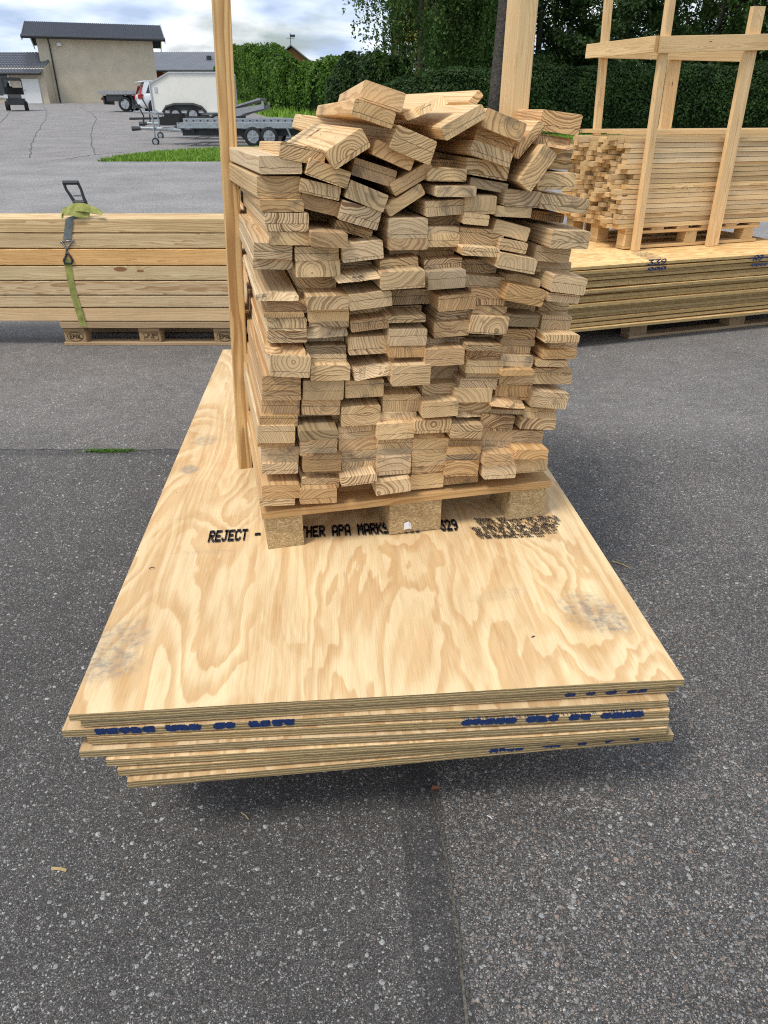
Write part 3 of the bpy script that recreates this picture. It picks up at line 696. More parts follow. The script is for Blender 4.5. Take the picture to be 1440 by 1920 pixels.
def building_red():
    Y = 96.0; root = empty('barn', (-33, Y, g(Y)))
    tag(root, 'long low red barn with grey sheet roof behind the beige building', 'building')
    x0 = at_y(270, 120, Y).x; x1 = at_y(430, 120, Y).x+6; ze = at_y(340, 128, Y).z; zr = at_y(340, 98, Y+6).z
    mb = MB(); mb.prism([(0, 2.0), (12, 2.0), (12, ze), (6, zr-.15), (0, ze)], x1-x0, lambda a, b, c: Vector((x0+c, Y+a, b))); mb.build('wall', 'red_wall', root)
    for s_ in (0, 1):
        mb = MB(); n = 60; vs = []; fs = []
        for k in range(2*n+1):
            x = x0-.5+(x1-x0+1)*k/(2*n); b = .06 if k % 2 else 0
            ya, yb = (Y-.8, Y+6) if s_ == 0 else (Y+12.8, Y+6)
            vs += [(x, ya, ze-.25+b), (x, yb, zr+b)]
        for k in range(2*n): fs.append((2*k, 2*k+2, 2*k+3, 2*k+1))
        mb.add(vs, fs); mb.build('roof', 'grey_roof', root)
    mb = MB(); mb.tube((x0-.5, Y-.9, ze-.3), (x1+.5, Y-.9, ze-.3), .12, n=6); mb.build('gutter', 'dark_metal', root)
    mb = MB(); c = at_y(333, 133, Y-.05); mb.box(c, (3.4, .1, .35)); mb.build('window', 'window_white', root)
    mb = MB(); c = at_y(392, 112, Y+3); mb.tube(c-Vector((0, 0, .6)), c+Vector((0, 0, .4)), .3); mb.build('vent', 'dark_metal', root)
building_red()
def small_house():
    Y = 100.0; root = empty('cottage', (-13, Y, g(Y)))
    tag(root, 'gable top of a small wooden house with a weather vane behind the hedge', 'house')
    L_, R_, T_ = at_y(513, 101, Y), at_y(563, 101, Y), at_y(546, 86.5, Y)
    hw = 2.1; xa = T_.x; za = T_.z; ze = za-1.5; D = 9
    mb = MB(); mb.prism([(xa-hw, 2.5), (xa+hw, 2.5), (xa+hw, ze), (xa, za-.15), (xa-hw, ze)], D, lambda a, b, c: Vector((a-c*.22, Y+c, b))); mb.build('wall', 'brown_wood', root)
    for sg in (-1, 1):
        mb = MB(); p = [Vector((xa, Y-.5, za)), Vector((xa+sg*(hw+.5), Y-.5, ze-.35)), Vector((xa+sg*(hw+.5)-.22*D, Y+D+.5, ze-.35)), Vector((xa-.22*D, Y+D+.5, za))]
        mb.add(p+[q+Vector((0, 0, .14)) for q in p], [(0, 1, 2, 3), (7, 6, 5, 4), (0, 4, 5, 1), (1, 5, 6, 2), (2, 6, 7, 3), (3, 7, 4, 0)]); mb.build('roof', 'grey_roof', root)
    mb = MB(); mb.tube((xa, Y-.4, za), (xa, Y-.4, za+1.3), .04, n=5); mb.box((xa, Y-.4, za+.75), (.9, .05, .05)); mb.box((xa+.25, Y-.4, za+.98), (.6, .04, .25)); mb.build('weather_vane', 'dark_metal', root)
small_house()
def yellow_house():
    Y = 52.0; root = empty('villa', (2.5, Y, g(Y)))
    tag(root, 'yellow wooden house with white windows half hidden behind the birch', 'house')
    x0 = at_y(741, 100, Y).x; x1 = x0+6.5; zt = 9.5; zb = g(Y)-.3
    mb = MB(); mb.prism([(0, zb), (9, zb), (9, zt), (4.5, zt+3.4), (0, zt)], x1-x0, lambda a, b, c: Vector((x0+c, Y+a, b))); mb.build('wall', 'yellow_wall', root)
    mb = MB(); mb.box((x0-.03, Y-.05, (zt+zb)/2), (.35, .2, zt-zb)); mb.build('corner_board', 'brown_wood', root)
    # standing boards on the facade
    mb = MB()
    for i in range(19): mb.box((x0+.35+i*.32, Y-.02, (zt+zb)/2), (.05, .06, zt-zb-.1))
    o = mb.build('cladding_batten', 'yellow_wall', root); o['kind'] = 'stuff'
    for sg in (0, 1):
        mb = MB(); ya, yb = (Y-.6, Y+4.5) if sg == 0 else (Y+9.6, Y+4.5)
        p = [Vector((x0-.6, ya, zt-.3)), Vector((x1+.6, ya, zt-.3)), Vector((x1+.6, yb, zt+3.6)), Vector((x0-.6, yb, zt+3.6))]
        mb.add(p+[q+Vector((0, 0, .16)) for q in p], [(0, 1, 2, 3), (7, 6, 5, 4), (0, 4, 5, 1), (1, 5, 6, 2), (2, 6, 7, 3), (3, 7, 4, 0)]); mb.build('roof', 'red_wall', root)
    for (px, py) in ((762, 108), (806, 105), (848, 103), (762, 168), (848, 168)):
        c = at_y(px, py, Y-.08); mb = MB()
        for dx, dz, sx, sz in ((-.5, 0, .12, 1.5), (.5, 0, .12, 1.5), (0, .7, 1.1, .12), (0, -.7, 1.1, .12), (0, 0, .07, 1.4), (0, .1, 1.0, .07)): mb.box((c.x+dx, Y-.08, c.z+dz), (sx, .1, sz))
        fr = mb.build('window', 'window_white', root)
        mb = MB(); mb.box((c.x, Y-.045, c.z), (.96, .05, 1.36)); mb.build('pane', 'glass_dark', fr)
yellow_house()

# ---------------------------------------------------------------- hedges and trees
def hedge(name, label, path, width, heights, nleaf, size, mat, core=True, bumpy=.35, bump_f=.35, group=None, zfun=None):
    """clipped hedge along path [(x,y)], rounded section, leafy skin over a dark twig mass"""
    root = empty(name, (path[0][0], path[0][1], g(path[0][1]))); tag(root, label, 'hedge', group)
    P = np.array(path, float); seg = np.linalg.norm(np.diff(P, axis=0), axis=1); cum = np.r_[0, np.cumsum(seg)]; Ltot = cum[-1]
    def centre(s): return np.stack([np.interp(s, cum, P[:, 0]), np.interp(s, cum, P[:, 1])], -1)
    def hh(s): return np.interp(s, cum, heights)
    def surf(s, a, shrink=0.0):
        # a in 0..1 from front foot over the top to back foot
        c = centre(s); c2 = centre(np.minimum(s+.05, Ltot)); c1 = centre(np.maximum(s-.05, 0)); t = c2-c1; t /= np.linalg.norm(t, axis=-1)[..., None]
        nrm = np.stack([t[..., 1], -t[..., 0]], -1)
        h = hh(s); ang = np.pi*a; sx = np.sign(np.cos(ang))*np.abs(np.cos(ang))**.42; sz = np.sin(ang)**.42
        k = np.array([mnoise.noise(Vector((ss*bump_f, aa*3.1, 7.3))) for ss, aa in zip(np.ravel(s), np.ravel(a))]).reshape(np.shape(s))
        k2 = np.array([mnoise.noise(Vector((ss*bump_f*3.7, aa*7.1, 2.3))) for ss, aa in zip(np.ravel(s), np.ravel(a))]).reshape(np.shape(s))
        off = bumpy*(k + .45*k2) - shrink
        hw = width/2 + off
        endf = np.clip(np.minimum(s, Ltot-s)/(width*.5), 0.02, 1)**.5
        xy = c + nrm*(sx*hw*endf)[..., None]; z = np.array([g(y) for y in np.ravel(xy[..., 1])]).reshape(np.shape(s)) - .05 + sz*(h*(.75+.25*endf)+off)
        N = np.concatenate([nrm*np.cos(ang)[..., None], np.sin(ang)[..., None]], -1)
        return np.concatenate([xy, z[..., None]], -1), N
    ns = max(12, int(Ltot/.5)); na = 18
    S, A = np.meshgrid(np.linspace(0, Ltot, ns), np.linspace(0.001, .999, na), indexing='ij')
    Q, _ = surf(S, A, size*1.5); mb = MB(); mb.v = [tuple(q) for q in Q.reshape(-1, 3)]
    mb.f = [(i*na+j, (i+1)*na+j, (i+1)*na+j+1, i*na+j+1) for i in range(ns-1) for j in range(na-1)]
    mb.build('twig_mass', 'hedge_core', root, smooth=True)
    s = npr.uniform(0, Ltot, nleaf); a = npr.uniform(0, .62 if zfun is None else zfun, nleaf)
    C, N = surf(s, a, npr.uniform(-size*.5, size*1.6, nleaf)); 
    o = np_mesh('foliage', leaves(C, size, asp=.5, nrm=N), 4, mat, root); o['kind'] = 'stuff'
    return root
# light green arborvitae hedge running away to the left
pa = [(gnd(700, 219).x, 47.5), (gnd(640, 216).x-.3, 49), (gnd(560, 210).x-1.2, 55), (-9.0, 64), (-12.6, 76), (-15.6, 88)]
hedge('tall_hedge', 'tall bright green clipped hedge running back from beside the trailers', pa[::-1], 3.0, [4.7, 4.3, 3.6, 3.05, 2.7, 1.9], 90000, .17, 'leaf_hedge', bumpy=.75, bump_f=.30)
# dark spruce hedge along the grass
hedge('low_hedge', 'long dark green clipped spruce hedge behind the grass strip on the right', [(-.2, 31.0), (3, 30.6), (8, 30.5), (24, 30.4)], 1.7, [2.0, 2.15, 2.2, 2.2], 85000, .11, 'leaf_dark_hedge', bumpy=.22, bump_f=.5)
hedge('bush', 'dark rounded bush where the bright hedge meets the birch', [(-2.6, 41), (-.8, 39.0), (1.2, 37)], 2.6, [2.4, 2.8, 2.6], 26000, .15, 'leaf_dark_hedge', bumpy=.5, bump_f=.6)
hedge('conical_shrub', 'bright green shrub at the corner of the red barn', [(at_y(399, 120, 88).x, 88), (at_y(399, 120, 88).x+2.2, 88.5)], 2.0, [3.6, 3.6], 3500, .3, 'leaf_hedge', bumpy=.2)

def tree(name, label, x, y, h, cr, trunk_r, cz0, nleaf, size, mat, bark='bark', kind='round', group=None, seed=1, lean=0):
    r = random.Random(seed); z0 = g(y)
    root = empty(name, (x, y, z0)); tag(root, label, 'tree', group)
    pts = [Vector((x+lean*t*h + .12*math.sin(t*5+seed), y+.1*math.cos(t*4+seed), z0-.3+h*.96*t)) for t in np.linspace(0, 1, 9)]
    mb = MB(); mb.path(pts, [trunk_r*(1.15 if i == 0 else (1-.85*i/8)) for i in range(9)], 9)
    tr = mb.build('trunk', bark, root, smooth=True)
    C = []; mb = MB(); nb = 46 if kind == 'spruce' else 30
    for i in range(nb):
        t = (i+.5)/nb; zb = cz0 + (h-cz0)*t*.97; a = i*2.399+r.uniform(-.4, .4)
        if kind == 'spruce': L = cr*(1-t)**.75*r.uniform(.75, 1.1)+.25
        else: L = cr*(math.sin(math.pi*min(1, .18+t*.85))**.6)*r.uniform(.7, 1.1)
        bx = x+lean*zb; base = Vector((bx, y, z0+zb))
        if kind == 'spruce': tip = base+Vector((math.cos(a)*L, math.sin(a)*L, -.30*L)); mid = base.lerp(tip, .5)+Vector((0, 0, -.02*L))
        elif kind == 'birch': tip = base+Vector((math.cos(a)*L, math.sin(a)*L, .15*L)); mid = base.lerp(tip, .5)+Vector((0, 0, .35*L))
        else: tip = base+Vector((math.cos(a)*L, math.sin(a)*L, .25*L)); mid = base.lerp(tip, .5)+Vector((0, 0, .12*L))
        mb.path([base, mid, tip], [trunk_r*.28*(1-t*.7), trunk_r*.18*(1-t*.6), .012], 5)
        m = int(nleaf/nb)
        tt = npr.uniform(.12, 1.03, m)**.8
        Pm = np.outer((1-tt)**2, base)+np.outer(2*tt*(1-tt), mid)+np.outer(tt**2, tip)
        if kind == 'birch':
            # hanging twigs: leaves strung on thin drops
            k = max(6, m//26); ks = npr.integers(0, k, m); tk = npr.uniform(.2, 1.05, k); Lk = npr.uniform(.5, 2.3, k)*(1.15-t*.5)
            Pk = np.outer((1-tk)**2, base)+np.outer(2*tk*(1-tk), mid)+np.outer(tk**2, tip) + npr.normal(0, .22, (k, 3))
            d = npr.uniform(0, 1, m)
            Pm = Pk[ks]; Pm[:, 2] -= d*Lk[ks]; Pm += npr.normal(0, .05, (m, 3))
        elif kind == 'spruce':
            sp = .10+.30*(1-tt)*L*.5
            Pm += npr.normal(0, 1, (m, 3))*np.stack([sp, sp, .06+0*sp], 1); Pm[:, 2] -= np.abs(npr.normal(0, .22, m))
        else:
            k = 9; cl = npr.normal(0, .42*cr*.35, (k, 3)); Pm = Pm + cl[npr.integers(0, k, m)] + npr.normal(0, .20, (m, 3))
        C.append(Pm)
    br = mb.build('limbs', bark, root, smooth=True); br['kind'] = 'stuff'
    C = np.concatenate(C); C = C[C[:, 2] > z0+.15]
    o = np_mesh('crown', leaves(C, size, up=.5, asp=.55), 4, mat, root); o['kind'] = 'stuff'
    return root
X = lambda px, Y: at_y(px, 150, Y).x
tree('birch', 'birch with drooping branches hanging in front of the yellow house', X(792, 34), 34, 11.5, 3.5, .16, 2.8, 44000, .13, 'leaf_birch', kind='birch', seed=3)
tree('birch', 'thin dark birch directly left of the tall bare pine trunk', X(862, 36), 36, 11, 2.9, .13, 2.6, 30000, .13, 'leaf_birch', kind='birch', seed=9)
tree('leafy_tree', 'dark round leafy tree whose crown half covers the yellow house', X(842, 44), 44, 11, 3.4, .15, 1.6, 26000, .17, 'leaf_spruce', kind='round', seed=14)
tree('pine_tree', 'pine whose straight bare trunk rises just left of the thick wooden post', X(936, 27), 27, 16, 3.0, .235, 9.0, 12000, .16, 'leaf_spruce', bark='bark_pine', kind='round', seed=5)
specs = [(905, 41, 'birch', 'loose leafed tree between the yellow house and the wooden post'), (1005, 38, 'spruce', 'dark spruce just right of the thick wooden post'), (1085, 46, 'birch', 'airy tree with sky showing beside it above the left frame post'),
         (1165, 37, 'spruce', 'dark spruce seen through the left bay of the wooden frame'), (1245, 44, 'round', 'dark broad tree behind the two middle frame posts'), (1325, 38, 'birch', 'drooping tree with small sky gaps seen through the right bay of the frame'),
         (1400, 42, 'spruce', 'dark spruce behind the right frame post'), (1475, 37, 'spruce', 'spruce cut by the right edge of the picture')]
for i, (px, Y, kd, lab) in enumerate(specs):
    tree({'birch': 'birch', 'spruce': 'spruce_tree', 'round': 'leafy_tree'}[kd], lab, X(px, Y), Y, 13+i % 3, {'birch': 3.4, 'spruce': 3.3, 'round': 3.8}[kd], .17, {'birch': 2.6, 'spruce': 1.0, 'round': 2.0}[kd],
         {'birch': 34000, 'spruce': 36000, 'round': 32000}[kd], {'birch': .15, 'spruce': .19, 'round': .18}[kd], 'leaf_birch' if kd == 'birch' else 'leaf_spruce', kind=kd, group='trees behind the dark hedge', seed=20+i)
# far wood beyond the garden, reads as one mass
n = 22000; xs = npr.uniform(6, 46, n); ys = npr.uniform(56, 66, n); top = 3.6+1.2*np.sin(xs*.55)+.8*np.sin(xs*1.3+1)
zs = 1.6+npr.uniform(0, 1, n)*top
o = np_mesh('far_woods', leaves(np.stack([xs, ys, zs], 1), .5, asp=.6), 4, 'leaf_spruce'); tag(o, 'dark mass of distant trees beyond the garden', 'woods', kind='stuff')
# ---------------------------------------------------------------- vehicles and trailers on the forecourt
def wheel(parent, c, r, w, axis=(0, 1, 0), name='wheel', spokes=5):
    c = Vector(c); ax = Vector(axis).normalized(); e1 = ax.orthogonal().normalized(); e2 = ax.cross(e1)
    mb = MB(); n = 20; prof = [(-.5, .70), (-.5, .93), (-.38, 1), (.38, 1), (.5, .93), (.5, .70)]
    vs = [c + ax*(a*w) + (e1*math.cos(2*math.pi*i/n)+e2*math.sin(2*math.pi*i/n))*(b*r) for a, b in prof for i in range(n)]
    fs = [(k*n+i, k*n+(i+1) % n, (k+1)*n+(i+1) % n, (k+1)*n+i) for k in range(5) for i in range(n)]
    mb.add(vs, fs); wh = mb.build(name, 'rubber', parent, smooth=True)
    mb = MB()
    for sgn in (-1, 1):
        mb.tube(c+ax*sgn*w*.30, c+ax*sgn*w*.36, r*.66, n=20); mb.tube(c+ax*sgn*w*.36, c+ax*sgn*w*.46, r*.16, n=10)
        for k in range(spokes):
            a = 2*math.pi*k/spokes; d = e1*math.cos(a)+e2*math.sin(a)
            mb.path([c+ax*sgn*w*.42+d*r*.1, c+ax*sgn*w*.40+d*r*.64], r*.06, 4)
    mb.build('rim', 'rim_grey', wh); return wh

def ring_loft(mb, sections):
    n = len(sections[0]); k0 = len(mb.v)
    for s_ in sections: mb.v += [tuple(p) for p in s_]
    for i in range(len(sections)-1):
        for j in range(n): mb.f.append((k0+i*n+j, k0+i*n+(j+1) % n, k0+(i+1)*n+(j+1) % n, k0+(i+1)*n+j))
    mb.f.append(tuple(k0+j for j in range(n))[::-1]); mb.f.append(tuple(k0+(len(sections)-1)*n+j for j in range(n)))

def suv():
    Y = 52.0; z0 = g(Y)-.04; x0 = at_y(243, 200, Y).x
    root = empty('car', (x0, Y, z0)); tag(root, 'white sport utility car with tall red tail lights standing beside the box trailer', 'car')
    yaw = math.radians(24); c_, s_ = math.cos(yaw), math.sin(yaw)
    def P(a, b, c): return Vector((x0 + a*c_ - b*s_ + .55, Y + a*s_ + b*c_, z0+c))   # a forward, b to left (away), c up
    hw = .97
    # sections along the length: (a, half width, bottom, belt, top)
    mb = MB(); secs = []
    for a, w, zb, zt in ((-.02, .82, .45, .95), (.05, .93, .32, 1.06), (.5, .97, .28, 1.10), (1.6, .98, .26, 1.07), (2.8, .98, .26, 1.05), (3.7, .97, .28, 1.04), (4.5, .93, .32, .98), (4.85, .80, .40, .88), (4.92, .68, .48, .78)):
        secs.append([P(a, -w, zb+.12), P(a, -w*.9, zb), P(a, w*.9, zb), P(a, w, zb+.12), P(a, w, zt-.12), P(a, w*.94, zt), P(a, -w*.94, zt), P(a, -w, zt-.12)])
    ring_loft(mb, secs); mb.build('body', 'car_white', root, smooth=True)
    mb = MB(); secs = []
    for a, w, zb, zt in ((.10, .86, 1.0, 1.12), (.42, .74, 1.0, 1.66), (.9, .74, 1.0, 1.74), (2.2, .74, 1.0, 1.76), (2.9, .72, 1.0, 1.68), (3.75, .80, .98, 1.08)):
        secs.append([P(a, -.90*w/.74 if a < .2 or a > 3.5 else -.90, zb), P(a, .90, zb), P(a, w, zt-.05), P(a, w*.9, zt), P(a, -w*.9, zt), P(a, -w, zt-.05)])
    ring_loft(mb, secs); mb.build('cabin', 'glass_dark', root)
    mb = MB(); mb.path([P(-.02+.12, -.7, 1.70), P(.5, -.74, 1.76), P(2.6, -.74, 1.77)], .03, 5); mb.path([P(.1, .7, 1.70), P(.5, .74, 1.76), P(2.6, .74, 1.77)], .03, 5)
    quad(mb, P(.12, -.70, 1.71), P(.12, .70, 1.71), P(2.9, .70, 1.72), P(2.2, .70, 1.80), P(.9, .7, 1.79), P(.4, .7, 1.75)); mb.box((0, 0, 0), (.01, .01, .01), Matrix.Translation(P(1, 0, 1.7)))
    ring_loft(mb, [[P(.08, -.72, 1.70), P(.08, .72, 1.70), P(.08, .72, 1.74), P(.08, -.72, 1.74)], [P(.5, -.74, 1.70), P(.5, .74, 1.70), P(.5, .70, 1.79), P(.5, -.70, 1.79)], [P(2.3, -.74, 1.70), P(2.3, .74, 1.70), P(2.3, .66, 1.80), P(2.3, -.66, 1.80)]])
    for b in (-1, 1):   # D, C and B pillars
        for a0, a1, wd in ((.12, .48, .30), (1.65, 1.6, .10), (3.6, 2.75, .10)):
            ring_loft(mb, [[P(a0, b*.93, 1.03), P(a0+wd, b*.93, 1.03), P(a0+wd, b*.88, 1.03), P(a0, b*.88, 1.03)], [P(a1, b*.79, 1.72), P(a1+wd, b*.79, 1.72), P(a1+wd, b*.74, 1.72), P(a1, b*.74, 1.72)]])
    mb.build('roof', 'car_white', root)
    for b in (-1, 1):
        mb = MB(); ring_loft(mb, [[P(-.04, b*.93, .80), P(.22, b*.985, .80), P(.22, b*.90, .80), P(-.04, b*.80, .80)], [P(-.03, b*.94, 1.02), P(.26, b*.985, 1.04), P(.26, b*.9, 1.04), P(-.03, b*.62, 1.02)], [P(.05, b*.93, 1.08), P(.16, b*.96, 1.1), P(.16, b*.86, 1.1), P(.05, b*.84, 1.08)], [P(.26, b*.84, 1.55), P(.34, b*.83, 1.55), P(.34, b*.76, 1.55), P(.26, b*.76, 1.55)]])
        mb.build('tail_light', 'lamp_red', root)
    for a in (.95, 3.92):
        for b in (-1, 1):
            mb = MB(); n = 14; vs = []
            mb.tube(P(a, b*.80, .37), P(a, b*.992, .37), .46, n=20); mb.build('wheel_arch', 'dark_metal', root)
            wheel(root, P(a, b*.90, .37), .37, .24, (-s_, c_, 0))
    mb = MB(); ring_loft(mb, [[P(-.06, -.85, .33), P(.1, -.9, .30), P(.1, .9, .30), P(-.06, .85, .33)], [P(-.06, -.85, .50), P(.1, -.9, .5), P(.1, .9, .5), P(-.06, .85, .50)]]); mb.build('bumper', 'dark_metal', root)
suv()

def flat_truck():
    Y = 54.5; z0 = g(Y); x0 = at_y(198, 195, Y).x
    root = empty('truck', (x0, Y, z0)); tag(root, 'dark flatbed truck with low deck beside the white car', 'truck')
    mb = MB(); mb.box((x0+2.1, Y, z0+1.12), (4.2, 2.1, .10)); 
    for yy in (-1.05, 1.05): mb.box((x0+2.1, Y+yy, z0+1.07), (4.2, .06, .22))
    mb.build('deck', 'deck_grey', root)
    mb = MB(); mb.box((x0+2.7, Y-.4, z0+.78), (5, .12, .25)); mb.box((x0+2.7, Y+.4, z0+.78), (5, .12, .25)); mb.box((x0+.25, Y, z0+.65), (.1, 1.9, .5)); mb.box((x0+1.0, Y-.85, z0+.8), (1.1, .35, .45)); mb.build('chassis', 'dark_metal', root)
    mb = MB(); mb.path([(x0+1.05, Y-.95, z0+.6), (x0+1.2, Y-.95, z0+.95), (x0+1.65, Y-.95, z0+1.0), (x0+2.05, Y-.95, z0+.9), (x0+2.15, Y-.95, z0+.6)], .07, 5); mb.build('mudguard', 'dark_metal', root)
    for a in (1.6, 5.2):
        for b in (-.9, .9): wheel(root, (x0+a, Y+b, z0+.42), .42, .26)
    mb = MB()
    ring_loft(mb, [[Vector((x0+a, Y+b*w, z0+c)) for b, c in ((-1, .5), (1, .5), (1, t-.5), (.85, t), (-.85, t), (-1, t-.5))] for a, w, t in ((4.3, .98, 2.05), (5.5, .98, 2.05), (6.0, .96, 1.45), (6.6, .9, 1.1))])
    mb.build('cab', 'dark_metal', root)
    mb = MB(); mb.box((x0+.12, Y-.8, z0+.72), (.08, .3, .14)); mb.build('tail_light', 'lamp_red', root)
flat_truck()

def golf_cart():
    Y = 56.0; z0 = g(Y); xc = at_y(29, 185, Y).x
    root = empty('utility_cart', (xc, Y, z0)); tag(root, 'small black open utility cart with roof and driver seat facing away', 'cart')
    mb = MB(); ring_loft(mb, [[Vector((xc+a*w, Y+y, z0+c)) for a, c in ((-1, .35), (1, .35), (1, h-.15), (.8, h), (-.8, h), (-1, h-.15))] for y, w, h in ((-1.1, .48, .75), (-.9, .56, .95), (-.2, .6, .9), (0, .6, .5), (.7, .6, .45), (.9, .6, .95), (1.3, .5, .8))]); mb.build('body', 'dark_metal', root)
    mb = MB(); mb.box((xc, Y-.25, z0+1.08), (1.1, .18, .55)); mb.box((xc, Y+.05, z0+.85), (1.15, .55, .16)); mb.build('seat', 'rubber', root)
    mb = MB(); ring_loft(mb, [[Vector((xc+a, Y+y, z0+c)) for a, c in ((-.62, 1.78), (.62, 1.78), (.56, 1.92), (-.56, 1.92))] for y in (-.95, 1.0)]); mb.build('roof', 'dark_metal', root)
    for a in (-.58, .58):
        for y in (-.8, .95):
            mb = MB(); mb.path([(xc+a, Y+y, z0+.7), (xc+a*.98, Y+y*.95, z0+1.8)], .028, 6); mb.build('roof_post', 'dark_metal', root)
        for y in (-.75, .95): wheel(root, (xc+a, Y+y, z0+.28), .28, .24, (1, 0, 0))
        mb = MB(); mb.box((xc+a*.92, Y-1.0, z0+.82), (.24, .3, .22)); mb.build('side_panel', 'white_paint', root)
    root.rotation_euler = (0, 0, math.radians(23))
golf_cart()
def rider():
    """driver seen from behind in dark clothes on the cart"""
    Y = 56.0; z0 = g(Y); xc = at_y(29, 185, Y).x
    me = bpy.data.meshes.new('person'); 
    J = [(0, 0, .95, .15), (0, .0, 1.18, .15), (0, .02, 1.36, .16), (0, .03, 1.46, .06), (0, .04, 1.56, .095), (0, .05, 1.66, .085),
         (-.20, .02, 1.36, .07), (-.27, .14, 1.15, .05), (-.16, .38, 1.12, .035), (.20, .02, 1.36, .07), (.27, .14, 1.15, .05), (.16, .38, 1.12, .035),
         (-.12, .1, .93, .10), (-.14, .5, .93, .075), (-.14, .6, .55, .05), (-.14, .72, .5, .045), (.12, .1, .93, .10), (.14, .5, .93, .075), (.14, .6, .55, .05), (.14, .72, .5, .045)]
    E = [(0, 1), (1, 2), (2, 3), (3, 4), (4, 5), (2, 6), (6, 7), (7, 8), (2, 9), (9, 10), (10, 11), (0, 12), (12, 13), (13, 14), (14, 15), (0, 16), (16, 17), (17, 18), (18, 19)]
    me.from_pydata([(a-.27, b-.05, c) for a, b, c, r in J], E, []); me.materials.append(M['rubber'])
    o = bpy.data.objects.new('person', me); link(o); o.location = (xc, Y, z0); o.rotation_euler = (0, 0, math.radians(23)); md = o.modifiers.new('skin', 'SKIN'); o.modifiers.new('sub', 'SUBSURF').render_levels = 1
    for i, j in enumerate(J): me.skin_vertices[0].data[i].radius = (j[3], j[3]*.8)
    me.skin_vertices[0].data[0].use_root = True
    tag(o, 'person in dark clothes driving the small cart away, seen from behind', 'person')
rider()

def box_trailer():
    Y = 40.0; z0 = g(Y); A = lambda px, py: at_y(px, py, Y)
    a = A(283, 157); b = A(316, 136); zt = b.z; x0 = a.x-.05; x1 = A(425, 140).x; zb = z0+.42
    root = empty('box_trailer', (x0, Y, z0)); tag(root, 'big cream white box trailer with slanted nose parked beyond the car trailers', 'trailer')
    D = 2.1; nose = [(x0, zb), (x0-.02, a.z), (b.x, zt), (x1, zt), (x1, zb)]
    mb = MB(); mb.prism(nose, D, lambda p, q, c: Vector((p, Y+c, q))); mb.build('body', 'cream_panel', root)
    mb = MB()
    pts = [Vector((p, Y-.03, q)) for p, q in nose]
    for i in range(5): mb.path([pts[i], pts[(i+1) % 5]], .045, 4)
    pts = [Vector((p, Y+D+.03, q)) for p, q in nose]
    for i in range(5): mb.path([pts[i], pts[(i+1) % 5]], .045, 4)
    mb.build('corner_trim', 'aluminium', root)
    xw = A(345, 210).x
    mb = MB(); n = 12
    mb.path([(xw-1.0, Y-.12, z0+.42), (xw-.8, Y-.12, z0+.66), (xw-.4, Y-.12, z0+.76), (xw+.5, Y-.12, z0+.76), (xw+.9, Y-.12, z0+.64), (xw+1.1, Y-.12, z0+.42)], .07, 6); mb.box((xw, Y+.1, z0+.62), (1.7, .35, .22)); mb.build('mudguard', 'dark_metal', root)
    for dx in (-.4, .45): 
        for yy in (-.02, D): wheel(root, (xw+dx, Y+yy, z0+.31), .31, .2)
    mb = MB(); mb.box(((x0+x1)/2, Y+D/2, z0+.36), (x1-x0, D*.8, .12)); mb.path([(x0+.2, Y+.2, z0+.4), (x0-1.3, Y+D/2, z0+.45)], .05, 5); mb.path([(x0+.2, Y+D-.2, z0+.4), (x0-1.3, Y+D/2, z0+.45)], .05, 5); mb.build('drawbar', 'galvanised', root)
    mb = MB(); c = A(292, 168); mb.box((c.x, Y-.02, c.z), (.13, .03, .22)); mb.build('hatch', 'aluminium', root)
box_trailer()

